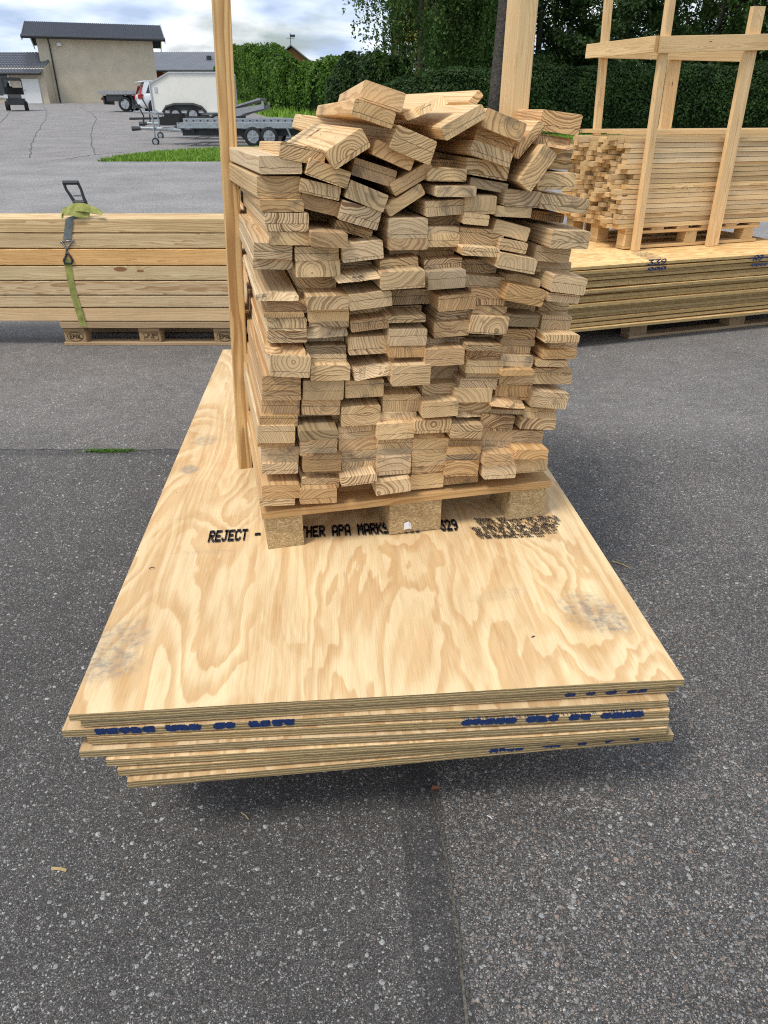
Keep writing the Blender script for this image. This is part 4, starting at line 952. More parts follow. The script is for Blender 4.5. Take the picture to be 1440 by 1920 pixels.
def car_trailer(Y, px0, px1, pyd, label, full=True, ydrop=0):
    z0 = g(Y); x0 = at_y(px0, 250, Y).x; x1 = at_y(px1, 250, Y).x; L = x1-x0; zd = z0+.62
    root = empty('car_trailer', (x0, Y, z0)); tag(root, label, 'trailer')
    D = 2.0
    mb = MB()
    for yy in (0, D-.62): mb.box(((x0+x1)/2, Y+yy+.31, zd), (L, .62, .05)); 
    mb.build('deck', 'deck_grey', root)
    mb = MB(); mb.box(((x0+x1)/2, Y-.03, zd-.06), (L, .05, .13)); mb.box(((x0+x1)/2, Y+D+.03, zd-.06), (L, .05, .13)); mb.box((x0, Y+D/2, zd-.06), (.08, D, .18)); mb.box((x1, Y+D/2, zd-.06), (.08, D, .14)); mb.build('side_rail', 'galvanised', root)
    if full:
        mb = MB()
        for k in range(int(L/.24)): mb.box((x0+.2+k*.24, Y-.064, zd-.04), (.05, .012, .035))
        o = mb.build('slot', 'dark_metal', root); o['kind'] = 'stuff'
    mb = MB()
    for k in range(5): mb.box((x0+L*(k+.5)/5, Y+D/2, zd-.18), (.08, D*.9, .10))
    mb.box(((x0+x1)/2, Y+.3, zd-.25), (L*.98, .10, .16)); mb.box(((x0+x1)/2, Y+D-.3, zd-.25), (L*.98, .10, .16)); mb.build('chassis', 'dark_metal', root)
    tip = Vector((x0-1.45, Y+D/2, z0+.48))
    mb = MB()
    for yy in (.3, D-.3): mb.path([(x0+.1, Y+yy, zd-.2), (x0-.75, Y+D/2+(yy-D/2)*.15, z0+.46), tuple(tip)], .05, 6)
    mb.box((x0-.3, Y+D/2, z0+.5), (.08, .9, .1)); mb.build('drawbar', 'galvanised', root)
    mb = MB(); mb.tube(tip, tip+Vector((-.28, 0, -.01)), .055, .07, 8); mb.path([tip+Vector((.1, 0, 0)), tip+Vector((.15, -.03, .35)), tip+Vector((-.05, -.04, .78))], .025, 6); mb.build('coupling', 'dark_metal', root)
    jx = x0-1.0
    mb = MB(); mb.tube((jx, Y+D/2-.14, z0+.18), (jx, Y+D/2-.14, z0+.85), .028, n=8); mb.path([(jx, Y+D/2-.14, z0+.85), (jx-.12, Y+D/2-.14, z0+.93)], .018, 5); jw = mb.build('jockey_post', 'galvanised', root)
    wheel(root, (jx, Y+D/2-.14, z0+.11), .11, .07, name='jockey_wheel')
    mb = MB(); mb.box((x0-.45, Y+D/2, zd+.06), (.62, .45, .22)); mb.build('winch_box', 'rubber', root)
    for px in (.545, .665):
        for yy in (.02, D-.02): wheel(root, (x0+L*px, Y+yy-.02, z0+.27), .27, .18, spokes=8)
    mb = MB(); mb.path([(x0+L*.80, Y-.05, zd-.12), (x0+L*.84, Y-.05, z0+.1)], .03, 5); mb.build('support_leg', 'galvanised', root)
    return root, x0, x1, zd
car_trailer(24.6, 336, 590, 240, 'long flat car trailer nearest the grass wedge with two axles and jockey wheel', full=False)
car_trailer(27.6, 342, 566, 225, 'second flat car trailer directly behind the nearest one with perforated side rail')
def ramp_trailer():
    Y = 33.0; z0 = g(Y); x0 = at_y(300, 230, Y).x; x1 = at_y(478, 205, Y).x; D = 1.8
    root = empty('tipping_trailer', (x0, Y, z0)); tag(root, 'dark grey trailer with its raised rear ramp in front of the tall hedge', 'trailer')
    mb = MB(); mb.box(((x0+x1)/2-.3, Y+D/2, z0+.45), (x1-x0-.8, D, .12)); mb.build('bed', 'dark_metal', root)
    ax = at_y(433, 212, Y); bx = at_y(489, 200, Y)
    for yy in (0, D-.12):
        mb = MB(); mb.prism([(ax.x-.9, z0+.42), (ax.x, z0+.75), (bx.x, z0+.92), (bx.x+.06, z0+1.05), (bx.x+.12, z0+1.02), (bx.x+.12, z0+.78), (ax.x+.6, z0+.62), (ax.x-.2, z0+.35)], .12, lambda a, b, c: Vector((a, Y+yy+c, b))); mb.build('ramp_arm', 'deck_grey', root)
    mb = MB(); mb.add([(ax.x, Y, z0+.84), (bx.x, Y, z0+1.16), (bx.x, Y+D, z0+1.16), (ax.x, Y+D, z0+.84), (ax.x, Y, z0+.78), (bx.x, Y, z0+1.10), (bx.x, Y+D, z0+1.10), (ax.x, Y+D, z0+.78)], [(0, 1, 2, 3), (7, 6, 5, 4), (0, 4, 5, 1), (2, 6, 7, 3), (0, 3, 7, 4), (1, 5, 6, 2)]); mb.build('ramp', 'deck_grey', root)
    for yy in (-.05, D+.05): wheel(root, (ax.x-.55, Y+yy, z0+.31), .31, .2)
    mb = MB(); mb.path([(x0+.2, Y+D/2, z0+.45), (x0-1.5, Y+D/2, z0+.42)], .05, 6); mb.path([(x0-.9, Y+D/2, z0+.5), (x0-1.0, Y+D/2, z0+.05)], .03, 5); mb.build('drawbar', 'dark_metal', root)
ramp_trailer()

# ---------------------------------------------------------------- pallets
def pallet(name, label, O, U, V, w, l, h, wood='new_pallet_wood', runners=True, group=None, three=True, boards_n=5, corner_mark=None, blockmat='chip', bottom=True, bl=(.145, .10), across=True):
    """O corner on ground plane, U along front (w), V along depth (l). deck boards run along U or V."""
    root = empty(name, O, math.atan2(U.y, U.x)); tag(root, label, 'pallet', group)
    Z = Vector((0, 0, 1)); tb = .020; bw, bd = bl
    hb = h - (tb*3 if bottom else tb*2)
    zb0 = tb if bottom else 0
    if bottom == 'u':
        for k in range(3): woodpiece('bottom_board', wmat(O + V*(bd/2+(l-bd)*k/2) + Z*(tb/2), V, U, Z*-1), bd, w, tb-.001, wood, root, r=.002, col=jit(), seed=k)
    for i in range(3):
        for j in range(3):
            o_ = O + U*((w-bw)*i/2) + V*((l-bd)*j/2) + Z*(zb0+hb/2)
            Mx = wmat(o_+U*(bw/2), U, V, Z); woodpiece('block', Mx, bw, bd, hb-.001, blockmat, root, r=.003, square=True, col=jit())
    # stringers and deck
    for i in range(3):
        c = O + U*((w-bw)*i/2 + bw/2) + Z*(zb0+hb+tb/2)
        woodpiece('stringer', wmat(c, U, V, Z), bw-.004, l, tb-.001, wood, root, r=.002, col=jit(), seed=i)
        if bottom is True:
            c = O + U*((w-bw)*i/2 + bw/2) + Z*(tb/2); woodpiece('bottom_board', wmat(c, U, V, Z), bw-.003, l, tb-.001, wood, root, r=.002, col=jit(), seed=i)
    for k in range(boards_n):
        bwid = .12; c = O + V*((l-bwid)*k/(boards_n-1)+bwid/2) + Z*(zb0+hb+tb*1.5)
        woodpiece('deck_board', wmat(c, V, U, Z*-1), bwid, w, tb-.001, wood, root, r=.002, col=jit(), seed=k+9)
    return root

# ---------------------------------------------------------------- main plywood stack
ZT = .39
c0 = at_z(127, 1338, ZT); c1 = at_z(1283, 1275, ZT); c3 = at_z(432, 657, ZT)
SU = (c1-c0); SW = SU.length; SU.normalize()
SV = Vector((-SU.y, SU.x, 0))
SLn = 2.44
print('sheet width', SW, 'len', (c3-c0).length, 'angle', math.degrees(math.acos((c3-c0).normalized().dot(SV))), 'side', (c3-c0).dot(SU))
def loc(px, py):   # sheet-local coordinates of a picture point
    p = at_z(px, py, ZT)-c0; return p.dot(SU), p.dot(SV)
DIRT = []
for (px, py, rx, ry, a, amt, lo) in ((356, 880, .036, .040, 0, .75, .36), (385, 826, .06, .055, .5, .55, .42), (215, 1205, .075, .11, -.4, .75, .47), (200, 1250, .085, .05, .2, .6, .42), (1112, 1150, .075, .10, .5, .85, .46), (1150, 1165, .05, .06, .2, .6, .48), (940, 1115, .10, .03, .2, .35, .5), (380, 1035, .1, .012, 0, .25, .45)):
    x, y = loc(px, py); DIRT.append((x, y, rx, ry, a, amt, lo))
ply_mat('ply_top', (.82, .635, .375), (.66, .435, .215)); ply_mat('ply', (.80, .60, .35), (.60, .39, .19), full=False)

def sheet(name, O, U, V, w, l, t, mat, sag=0, seed=0, tilt=0):
    r = random.Random(seed); nx, ny = 12, 28; vs = []; 
    ph = [r.uniform(0, 6) for _ in range(4)]
    def wob(x, y): return .0022*math.sin(x*4+ph[0])*math.sin(y*2.2+ph[1]) + .0012*math.sin(x*9+ph[2])
    for top in (0, -t):
        for j in range(ny+1):
            for i in range(nx+1):
                x = w*i/nx; y = l*j/ny; ys = y + (0 if 0 < j else r.uniform(-.0012, .0012)*0)
                vs.append((x, ys, top + wob(x, y) - sag*max(0, 1-y/.55)**2 + tilt*(x/w-.5)))
    n1 = (nx+1)*(ny+1); ix = lambda i, j, k: k*n1 + j*(nx+1)+i; fs = []
    for j in range(ny):
        for i in range(nx):
            fs.append((ix(i, j, 0), ix(i+1, j, 0), ix(i+1, j+1, 0), ix(i, j+1, 0))); fs.append((ix(i, j, 1), ix(i, j+1, 1), ix(i+1, j+1, 1), ix(i+1, j, 1)))
    for i in range(nx): fs.append((ix(i, 0, 1), ix(i+1, 0, 1), ix(i+1, 0, 0), ix(i, 0, 0))); fs.append((ix(i, ny, 0), ix(i+1, ny, 0), ix(i+1, ny, 1), ix(i, ny, 1)))
    for j in range(ny): fs.append((ix(0, j, 0), ix(0, j+1, 0), ix(0, j+1, 1), ix(0, j, 1))); fs.append((ix(nx, j, 1), ix(nx, j+1, 1), ix(nx, j+1, 0), ix(nx, j, 0)))
    me = bpy.data.meshes.new(name); me.from_pydata(vs, [], fs); me.materials.append(M[mat]); me.update()
    o = bpy.data.objects.new(name, me); Z = Vector((0, 0, 1)); o.matrix_basis = wmat(O, U, V, Z); link(o); return o
Z = Vector((0, 0, 1))
# front corners of the sheets below, top surface, from the photograph: (left px, left py, right px, right py, z)
T = .018
fronts = [None, (150, 1350, 1268, 1284, .368), (115, 1369, 1270, 1311, .346), (163, 1383, 1257, 1330, .323), (147, 1407, 1256, 1346, .300), (198, 1424, 1252, 1362, .278), (219, 1441, 1255, 1366, .256), (237, 1463, 1265, 1374, .234)]
sheets = []
labs = ['top plywood sheet with black stamped lettering and gray scuff marks', 'plywood sheet directly under the top one, hardly showing', 'third plywood sheet down sticking out at the left with blue paint marks on its edge',
        'fourth plywood sheet down tucked in at the left, blue marks at its right half', 'fifth plywood sheet down with a pale strip of its face showing', 'sixth plywood sheet down, drawn back at the left corner',
        'seventh plywood sheet down, thin edge just above the lowest', 'lowest plywood sheet with faint blue smears on the right part of its edge']
for i, fr in enumerate(fronts):
    if fr is None:
        o = sheet('plywood_sheet', c0, SU, SV, SW, SLn, T, 'ply_top', sag=0, seed=1)
        # keep the true top at the traced corner
    else:
        a = at_z(fr[0], fr[1], fr[4]); b = at_z(fr[2], fr[3], fr[4]); U = (b-a); ww = U.length; U.normalize(); V = Vector((-U.y, U.x, 0))
        U2 = U.normalized(); V2 = Vector((-U2.y, U2.x, 0))
        O = a.copy(); O.z = fr[4]
        print('sheet', i, round(ww, 3), [round(q, 3) for q in O])
        o = sheet('plywood_sheet', O, U2, V2, min(1.215, max(1.14, ww)), 2.43, T, 'ply', sag=.001+.0006*i, seed=i+1)
        o.color = (*jit(.10, .06), 1)
    tag(o, labs[i], 'plywood sheet', 'plywood sheets under the board pile'); sheets.append(o)
# hidden lower sheets are set back, as the shadow under the stack shows only the outer ones
ZB = .234-T
O = c0 + SV*.25 + SU*.20; O.z = 0
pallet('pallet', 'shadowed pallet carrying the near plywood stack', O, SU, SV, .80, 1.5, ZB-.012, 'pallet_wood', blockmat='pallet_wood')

# stamps on the top sheet
Pp = lambda px, py: at_z(px, py, ZT)
a = Pp(389, 1019); b = Pp(862, 996); TU = (b-a).normalized(); TU.z = 0; TV = Vector((-TU.y, TU.x, 0)); cw = (b-a).length/39
hgt_ = (Pp(430, 997)-Pp(430, 1018)).length
o = dot_text('REJECT - ALL OTHER APA MARKS VOID - 329', a+Z*.003, TU, TV, cw, hgt_*.95, 'stamp_lettering', 'ink_black', sheets[0], over=1.75, jitter=.10, seed=4)
a = Pp(886, 1012); b = Pp(1050, 1006)
lines = ['TRADEMARK. GRADE FOR. EXPOSURE. SANDING OR', 'MACHINING. SEND PROJECT. FOR EXPOSED. YOU', 'TO AND A RUN OF PLACE. TO THE LONG LINE', 'HOLD NUMBER AND WHICH MARK. AND ANOTHER.', 'AND IN A PLACE. BE DONE. UNDERSTOOD CO', 'PRODUCTION.  BE SURE. CONSTRUCTION CO CT', 'TO BAR PERFORMANCE CA CON. 1333']
rows = [975, 980, 986, 991.5, 997, 1003, 1008]; xs0 = [893, 897, 903, 887, 894, 896, 901]; xs1 = [1048, 1052, 1050, 1048, 1046, 1046, 1022]
for i, ln in enumerate(lines):
    a = Pp(xs0[i], rows[i]+4.5); b = Pp(xs1[i], rows[i]+4.5-6*(xs1[i]-xs0[i])/165); U = (b-a); cwi = U.length/len(ln); U.normalize(); V = Vector((-U.y, U.x, 0))
    dot_text(ln, a+Z*.003, U, V, cwi, .0165, 'stamp_lettering', 'ink_black', sheets[0], over=1.5, jitter=.3, seed=10+i, slant=-.35)
# blue stencil marks that run over the sheet edges
def blue_marks(sh, x0, x1, text, hh=.019, up=0.0, mat='ink_blue', dens=1.0, seed=0, name='paint_mark'):
    r = random.Random(seed); mw = sh.matrix_basis; n = len(text); cw_ = (x1-x0)/n; Q = []
    for i, ch in enumerate(text):
        if ch == ' ' or r.random() > dens: continue
        for k in range(9):
            for part in range(2):
                cx = x0 + cw_*(i+.5) + r.uniform(-.34, .34)*cw_; cz = -T*.46 + up + r.uniform(-.26, .26)*hh
                rx = cw_*r.uniform(.12, .30); rz = hh*r.uniform(.14, .38); m = 10; q = []
                for j in range(m):
                    a_ = 2*math.pi*j/m; kk = 1+r.uniform(-.35, .35)
                    z = max(-T*.97, min(.0005, cz+rz*1.25*math.sin(a_)*kk)); q.append(mw @ Vector((cx+rx*math.cos(a_)*kk, -.0009-r.uniform(0, .0003), z)))
                Q.append([tuple(p) for p in q])
    o = np_mesh(name, np.array(Q), 10, mat, sh); o['kind'] = 'stuff'; return o
def blue_streaks(sh, x0, x1, n, seed, mat='ink_blue'):
    """paint bleeding along the grain on the face just above the edge"""
    r = random.Random(seed); mw = sh.matrix_basis; Q = []
    for i in range(n):
        x = r.uniform(x0, x1); l = r.uniform(.004, .022); w = r.uniform(.0003, .0011)
        zf = lambda y: sh_z(sh, x, y)+.0008
        Q.append([tuple(mw @ Vector(p)) for p in ((x-w, .0005, zf(0)), (x+w, .0005, zf(0)), (x+w*.4, l, zf(l)), (x-w*.4, l, zf(l)))])
    o = np_mesh('paint_streak', np.array(Q), 4, 'ink_bleed', sh); o['kind'] = 'stuff'; return o
def sh_z(sh, x, y):
    v = sh.data.vertices; i = min(12, max(0, round(x/1.215*12))); j = min(28, max(0, round(y/2.43*28)))
    i0 = min(11, max(0, int(x/1.215*12))); f = x/1.215*12-i0
    return v[i0].co.z*(1-f)+v[i0+1].co.z*f
def lx(sh, px, py):
    mw = sh.matrix_basis; o_ = mw.translation; n = mw.col[1].xyz; return (mw.inverted() @ at_plane(px, py, o_, n)).x
s3, s4, s8, s2 = sheets[2], sheets[3], sheets[7], sheets[1]
blue_marks(s3, lx(s3, 178, 1375), lx(s3, 552, 1354), '00150 018 00 189A', seed=3)
blue_marks(s4, lx(s4, 866, 1366), lx(s4, 1205, 1342), '00150 018 00 189A', seed=4); blue_streaks(s4, lx(s4, 866, 1366), lx(s4, 1205, 1342), 140, 8)
blue_marks(s8, lx(s8, 918, 1402), lx(s8, 1200, 1378), '00150 01 00 18  A', hh=.011, up=.003, seed=5, dens=.85); blue_streaks(s8, lx(s8, 918, 1402), lx(s8, 1205, 1378), 90, 9)
blue_marks(s2, lx(s2, 1060, 1298), lx(s2, 1215, 1290), '1 8 0 9A', hh=.008, up=-.002, seed=6, dens=.8)

# ---------------------------------------------------------------- pallet and pile of sawn boards
PO = at_z(503, 1030, ZT+.001); PR = at_z(1020, 968, ZT+.001); PU = (PR-PO).normalized(); PV = Vector((-PU.y, PU.x, 0)); PWd = (PR-PO).length
print('pallet', PWd, math.degrees(math.atan2(PU.y, PU.x)))
pl = empty('pallet', PO, math.atan2(PU.y, PU.x)); tag(pl, 'light wooden pallet with chipboard blocks under the big board pile', 'pallet')
bw, bd, hb = .100, .145, .085
hL = (at_plane(503, 972, PO, PV)-PO).z
print('block height', hL)
hb = hL
for i in range(3):
    for j in range(3):
        w_ = .095 if i != 1 else .145
        x0_ = (0, (PWd-.145)/2+.01, PWd-.105)[i]
        o_ = PO + PU*(x0_+w_/2) + PV*((1.2-bd)*j/2) + Z*(hb/2)
        woodpiece('block', wmat(o_, PU, PV, Z), w_ if i != 2 else .105, bd, hb-.0015, 'chip', pl, square=True, col=jit(.04))
    x0_ = (0, (PWd-.145)/2+.01, PWd-.105)[i]
    o_ = PO + PU*(x0_+(.095, .145, .105)[i]/2) + Z*.008
tb = .022
for k in range(5):
    c = PO + PV*((1.2-.10)*k/4+.05+(.0 if k else -.004)) + Z*(hb+tb/2) - PU*.008
    woodpiece('deck_board', wmat(c, PV, PU, Z*-1), .10, PWd+.016, tb-.0005, 'new_pallet_wood', pl, r=.002, col=(1.0, .93, .80) if k == 0 else jit(), seed=k)
for i in range(3):
    x0_ = (0, (PWd-.145)/2, PWd-.10)[i]; c = PO + PU*(x0_+(.05, .0725, .05)[i]) + PV*.11 + Z*(hb+tb*1.5)
    woodpiece('stringer', wmat(c, PU, PV, Z), .098, 1.07, tb*.3, 'new_pallet_wood', pl, r=.002, seed=i)
# splintered white spots on the block
mb = MB(); c = at_plane(764, 984, PO-PV*.002, PV); mb.add([c+PU*a+Z*b-PV*d for a, b, d in ((-.010, .006, 0), (.002, .012, .002), (.010, .004, 0), (.011, -.012, .004), (.002, -.009, .006), (-.011, -.014, .001))], [(0, 1, 4), (1, 2, 4), (2, 3, 4), (0, 4, 5)]); mb.build('torn_label', 'plastic_scrap', pl)

TR = {}
ORG = {'A': (400, 130), 'B': (740, 130), 'C': (400, 480), 'D': (740, 480), 'E': (440, 800), 'F': (800, 800)}
def cp(c, x, y): o_ = ORG[c]; return o_[0]+x/3.6, o_[1]+y/3.6
VP0 = (366, 217)
# columns from left to right, pieces from top to bottom: crop, xl, yl, xr, yr, bottom left y, bottom right y, flags
# o = stands proud, i = set back, b = torn end, g = grey, d = brown
COLS = [
 ['A 308 590 592 590 695 722 u', 'A 295 728 583 730 862 868 u', 'A 318 885 605 885 955 968 vd', 'A 350 972 640 976 1085 1100 v', 'A 378 1101 662 1105 1180 1188 v', 'A 275 1172 530 1182 1273 1276 w', 'A 270 1279 530 1279 1350 1353 w',
  'C 290 262 572 262 304 304 bo', 'C 365 310 633 305 384 384 w', 'C 345 388 610 386 416 412 d', 'C 368 422 627 425 500 502 ', 'C 368 504 627 506 583 580 ', 'C 352 628 622 638 664 668 bo', 'C 388 674 655 686 808 808 o', 'C 335 812 588 815 901 902 ', 'C 333 904 588 905 971 971 ', 'C 330 973 580 975 1078 1076 ',
  'C 318 1082 568 1082 1149 1148 d', 'C 302 1152 550 1150 1258 1256 ', 'C 302 1260 545 1258 1288 1288 d', 'C 328 1292 575 1292 1405 1400 ', 'E 190 256 425 250 320 314 ', 'E 190 402 438 395 484 476 o', 'E 172 488 405 480 535 530 '],
 ['A 655 602 927 700 700 825 t630', 'A 598 740 860 800 826 888 t592', 'A 602 838 862 905 925 1015 t598', 'A 663 1100 905 1115 1195 1188 o', 'A 553 1202 843 1200 1290 1283 ', 'A 560 1292 852 1286 1405 1386 ', 'C 570 150 825 145 268 245 i', 'C 637 278 910 268 362 354 o', 'C 640 365 912 360 440 436 ', 'C 650 442 912 438 483 478 ', 'C 632 490 905 474 556 545 b', 'C 632 560 880 548 606 603 i',
  'C 628 610 892 604 668 662 g', 'C 630 671 895 665 740 735 ', 'C 662 744 922 742 838 838 o', 'C 612 848 880 848 966 962 ', 'C 605 968 855 968 1068 1062 ', 'C 583 1074 838 1070 1139 1136 i', 'C 585 1185 838 1176 1241 1238 og', 'C 590 1243 835 1240 1348 1336 ', 'E 468 200 720 196 301 294 ', 'E 480 303 720 296 350 345 b', 'E 460 352 705 348 418 408 ', 'E 447 430 688 420 522 502 o'],
 ['A 960 600 1237 690 700 810 t930', 'A 930 752 1180 856 860 962 t893', 'A 877 888 1133 964 1012 1086 t860', 'A 835 1020 1075 1088 1088 1130 i', 'A 870 1190 1140 1160 1300 1275 ', 'C 860 42 1065 38 92 88 i', 'C 840 150 1124 118 188 156 bo', 'C 918 272 1198 238 367 332 o', 'C 918 378 1155 345 435 405 i', 'C 930 442 1177 412 514 480 ', 'C 918 556 1180 542 667 646 ', 'C 952 780 1208 740 840 818 bo', 'C 895 850 1148 838 954 945 ', 'C 884 972 1135 964 1005 1000 i', 'C 868 1030 1126 1016 1144 1134 ', 'C 848 1158 1104 1140 1235 1216 ', 'C 850 1237 1105 1218 1325 1312 ', 'C 868 1328 1106 1315 1395 1380 ', 'E 728 248 960 230 336 316 ', 'E 722 348 955 320 402 378 o', 'E 705 410 935 388 474 465 id'],
 ['A 1190 1012 1446 1012 1138 1130 ', 'A 1190 1141 1446 1134 1222 1202 ', 'A 1190 1226 1395 1216 1262 1258 i', 'A 1128 1292 1378 1266 1372 1346 ', 'C 1138 118 1427 100 225 210 o', 'C 1210 236 1465 226 326 320 i', 'C 1160 346 1402 334 396 386 i', 'C 1168 407 1432 400 450 446 ', 'C 1190 500 1442 498 601 600 ', 'C 1190 605 1430 602 682 676 ', 'C 1190 685 1428 680 726 722 b', 'C 1215 750 1466 738 872 866 o', 'C 1156 880 1398 872 936 918 bi', 'C 1150 943 1397 936 1052 1041 ', 'C 1132 1066 1368 1056 1132 1120 ', 'C 1112 1141 1355 1130 1238 1226 ', 'E 968 92 1200 86 150 142 ', 'E 968 152 1200 143 214 200 ', 'E 968 216 1190 202 328 302 ', 'E 955 385 1186 352 465 434 o'],
 ['B 240 612 497 620 670 672 id', 'B 228 672 485 676 750 753 ', 'B 290 794 550 792 858 862 o', 'B 213 898 475 880 988 985 ', 'B 200 1000 440 990 1066 1064 id', 'B 224 1068 432 1066 1114 1110 ', 'B 220 1117 437 1114 1198 1190 ', 'B 178 1206 400 1200 1266 1262 id', 'B 204 1292 452 1272 1370 1366 ', 'D 230 115 478 98 222 214 o', 'D 300 276 545 256 371 352 o', 'D 290 378 525 364 450 436 ', 'D 272 456 502 440 545 538 d', 'D 228 562 486 560 620 606 b', 'D 215 640 470 626 739 732 o', 'D 240 744 428 740 834 830 i', 'D 192 872 411 860 956 946 ', 'D 195 997 428 980 1088 1080 o', 'D 140 1116 383 1106 1195 1188 o', 'D 130 1205 342 1192 1240 1232 bd', 'D 128 1240 362 1230 1343 1322 ', 'D 122 1347 356 1335 1420 1402 ', 'E 1200 272 1424 252 320 300 ', 'E 1190 332 1410 312 424 400 '],
 ['B 500 600 775 652 700 758 t492', 'B 520 732 764 776 786 850 t502', 'B 480 860 688 860 970 975 ', 'B 472 972 640 988 1040 1056 ', 'B 445 1072 737 1092 1172 1205 ', 'B 462 1196 706 1212 1246 1286 o', 'B 455 1288 690 1288 1370 1380 i', 'D 482 128 742 150 208 218 ', 'D 522 222 760 230 324 330 ', 'D 535 335 757 345 400 404 ', 'D 525 406 772 420 518 528 o', 'D 500 538 690 534 560 558 i', 'D 490 600 726 605 638 640 o', 'D 490 641 725 643 704 706 ', 'D 490 708 736 712 788 790 ', 'D 490 794 718 796 828 828 ', 'D 450 832 692 836 896 896 ', 'D 412 900 660 900 984 985 ', 'D 430 989 655 988 1060 1056 ', 'D 420 1064 608 1064 1090 1090 b', 'D 390 1140 597 1146 1226 1222 o', 'D 365 1230 590 1228 1290 1284 ', 'D 360 1294 584 1286 1340 1334 ', 'D 355 1344 580 1338 1390 1386 ', 'F 138 240 354 236 336 312 ', 'F 120 338 346 316 392 370 '],
 ['B 755 815 990 832 915 936 ', 'B 690 925 925 938 990 1000 ', 'B 690 1015 915 1076 1108 1168 ', 'B 722 1146 900 1180 1214 1250 ', 'B 715 1243 965 1292 1336 1394 o', 'D 762 125 995 165 175 216 b', 'D 775 192 1020 240 300 342 o', 'D 755 306 952 330 385 388 id', 'D 762 395 980 405 470 478 g', 'D 740 495 952 500 560 565 d', 'D 720 563 945 569 605 607 ', 'D 730 610 916 616 664 668 d', 'D 725 672 938 680 740 748 ', 'D 725 774 943 770 806 808 od', 'D 715 811 940 810 870 872 ', 'D 690 875 930 882 962 978 ', 'D 662 985 890 1002 1020 1030 bo', 'D 652 1036 878 1044 1062 1068 ', 'D 600 1076 810 1090 1175 1178 d', 'D 595 1182 799 1182 1275 1275 ', 'D 585 1280 780 1280 1326 1326 ', 'F 395 190 608 182 262 252 o', 'F 400 264 608 254 352 340 o'],
 ['B 1035 515 1203 537 600 612 i', 'B 1002 614 1198 618 668 684 i', 'B 975 708 1222 706 800 828 ', 'B 1002 842 1318 884 935 986 ', 'B 935 952 1145 980 1012 1030 id', 'B 1070 1092 1322 1102 1200 1218 o', 'B 965 1192 1190 1216 1290 1302 ', 'D 970 36 1192 46 104 112 i', 'D 1080 132 1302 160 236 270 o', 'D 1040 250 1250 270 300 332 ', 'D 985 312 1176 320 385 398 i', 'D 1002 404 1196 411 490 492 ', 'D 1022 532 1250 538 584 588 o', 'D 1058 590 1232 592 632 634 ', 'D 1008 636 1230 636 690 704 ', 'D 965 706 1172 710 744 750 ', 'D 950 757 1198 764 798 800 ', 'D 945 800 1196 802 860 866 ', 'D 945 918 1178 935 1020 1020 o', 'D 892 1032 1106 1040 1096 1100 b', 'D 862 1098 1092 1106 1166 1166 ', 'D 800 1182 1006 1186 1290 1296 ', 'D 825 1310 1038 1310 1378 1362 o', 'D 825 1381 1035 1364 1462 1452 '],
]
CN = ['leftmost', 'second', 'third', 'fourth', 'fifth', 'sixth', 'seventh', 'rightmost']
ON = ['lowest', 'second', 'third', 'fourth', 'fifth', 'sixth', 'seventh', 'eighth', 'ninth', 'tenth', 'eleventh', 'twelfth', 'thirteenth', 'fourteenth', 'fifteenth', 'sixteenth', 'seventeenth', 'eighteenth', 'nineteenth', 'twentieth', 'twenty first', 'twenty second', 'twenty third', 'twenty fourth', 'twenty fifth', 'twenty sixth', 'twenty seventh', 'twenty eighth']
GB = 'sawn boards heaped on the pallet'
def face_board(TL, TRr, BL, vp, p, length, kt=1.12, kw=1.03, col=(1, 1, 1), broken=0, seed=0, thick=None, bow=0, r=.0028):
    """board whose end face is seen at picture points TL, TR, BL; long edges aim at picture point vp"""
    L = ray(*vp).normalized(); P0 = at_plane(*TL, PO - PV*p, PV)
    P1 = at_plane(*TRr, P0, L); P2 = at_plane(*BL, P0, L)
    W = (P1-P0); w = W.length; W.normalize(); Tv = L.cross(W)*-1; 
    if Tv.z < 0: Tv = -Tv
    t = thick or abs((P0-P2).dot(Tv))*kt; w0 = w; w *= kw; P0 = P0 - W*(w-w0)/2 + L.cross(W)*0 
    Tn = W.cross(L)
    o_ = P0 + W*w/2 - Tn*(t/2) + Tn*(t*.05) if (P0-P2).dot(Tn) > 0 else P0 + W*w/2 + Tn*(t/2)
    return woodpiece('sawn_board', wmat(o_, W, L, Tn), w, length, t*.985, 'pine', None, r=r, broken=broken, seed=seed, col=col, bow=bow), w, t
sd = 100; stat = []
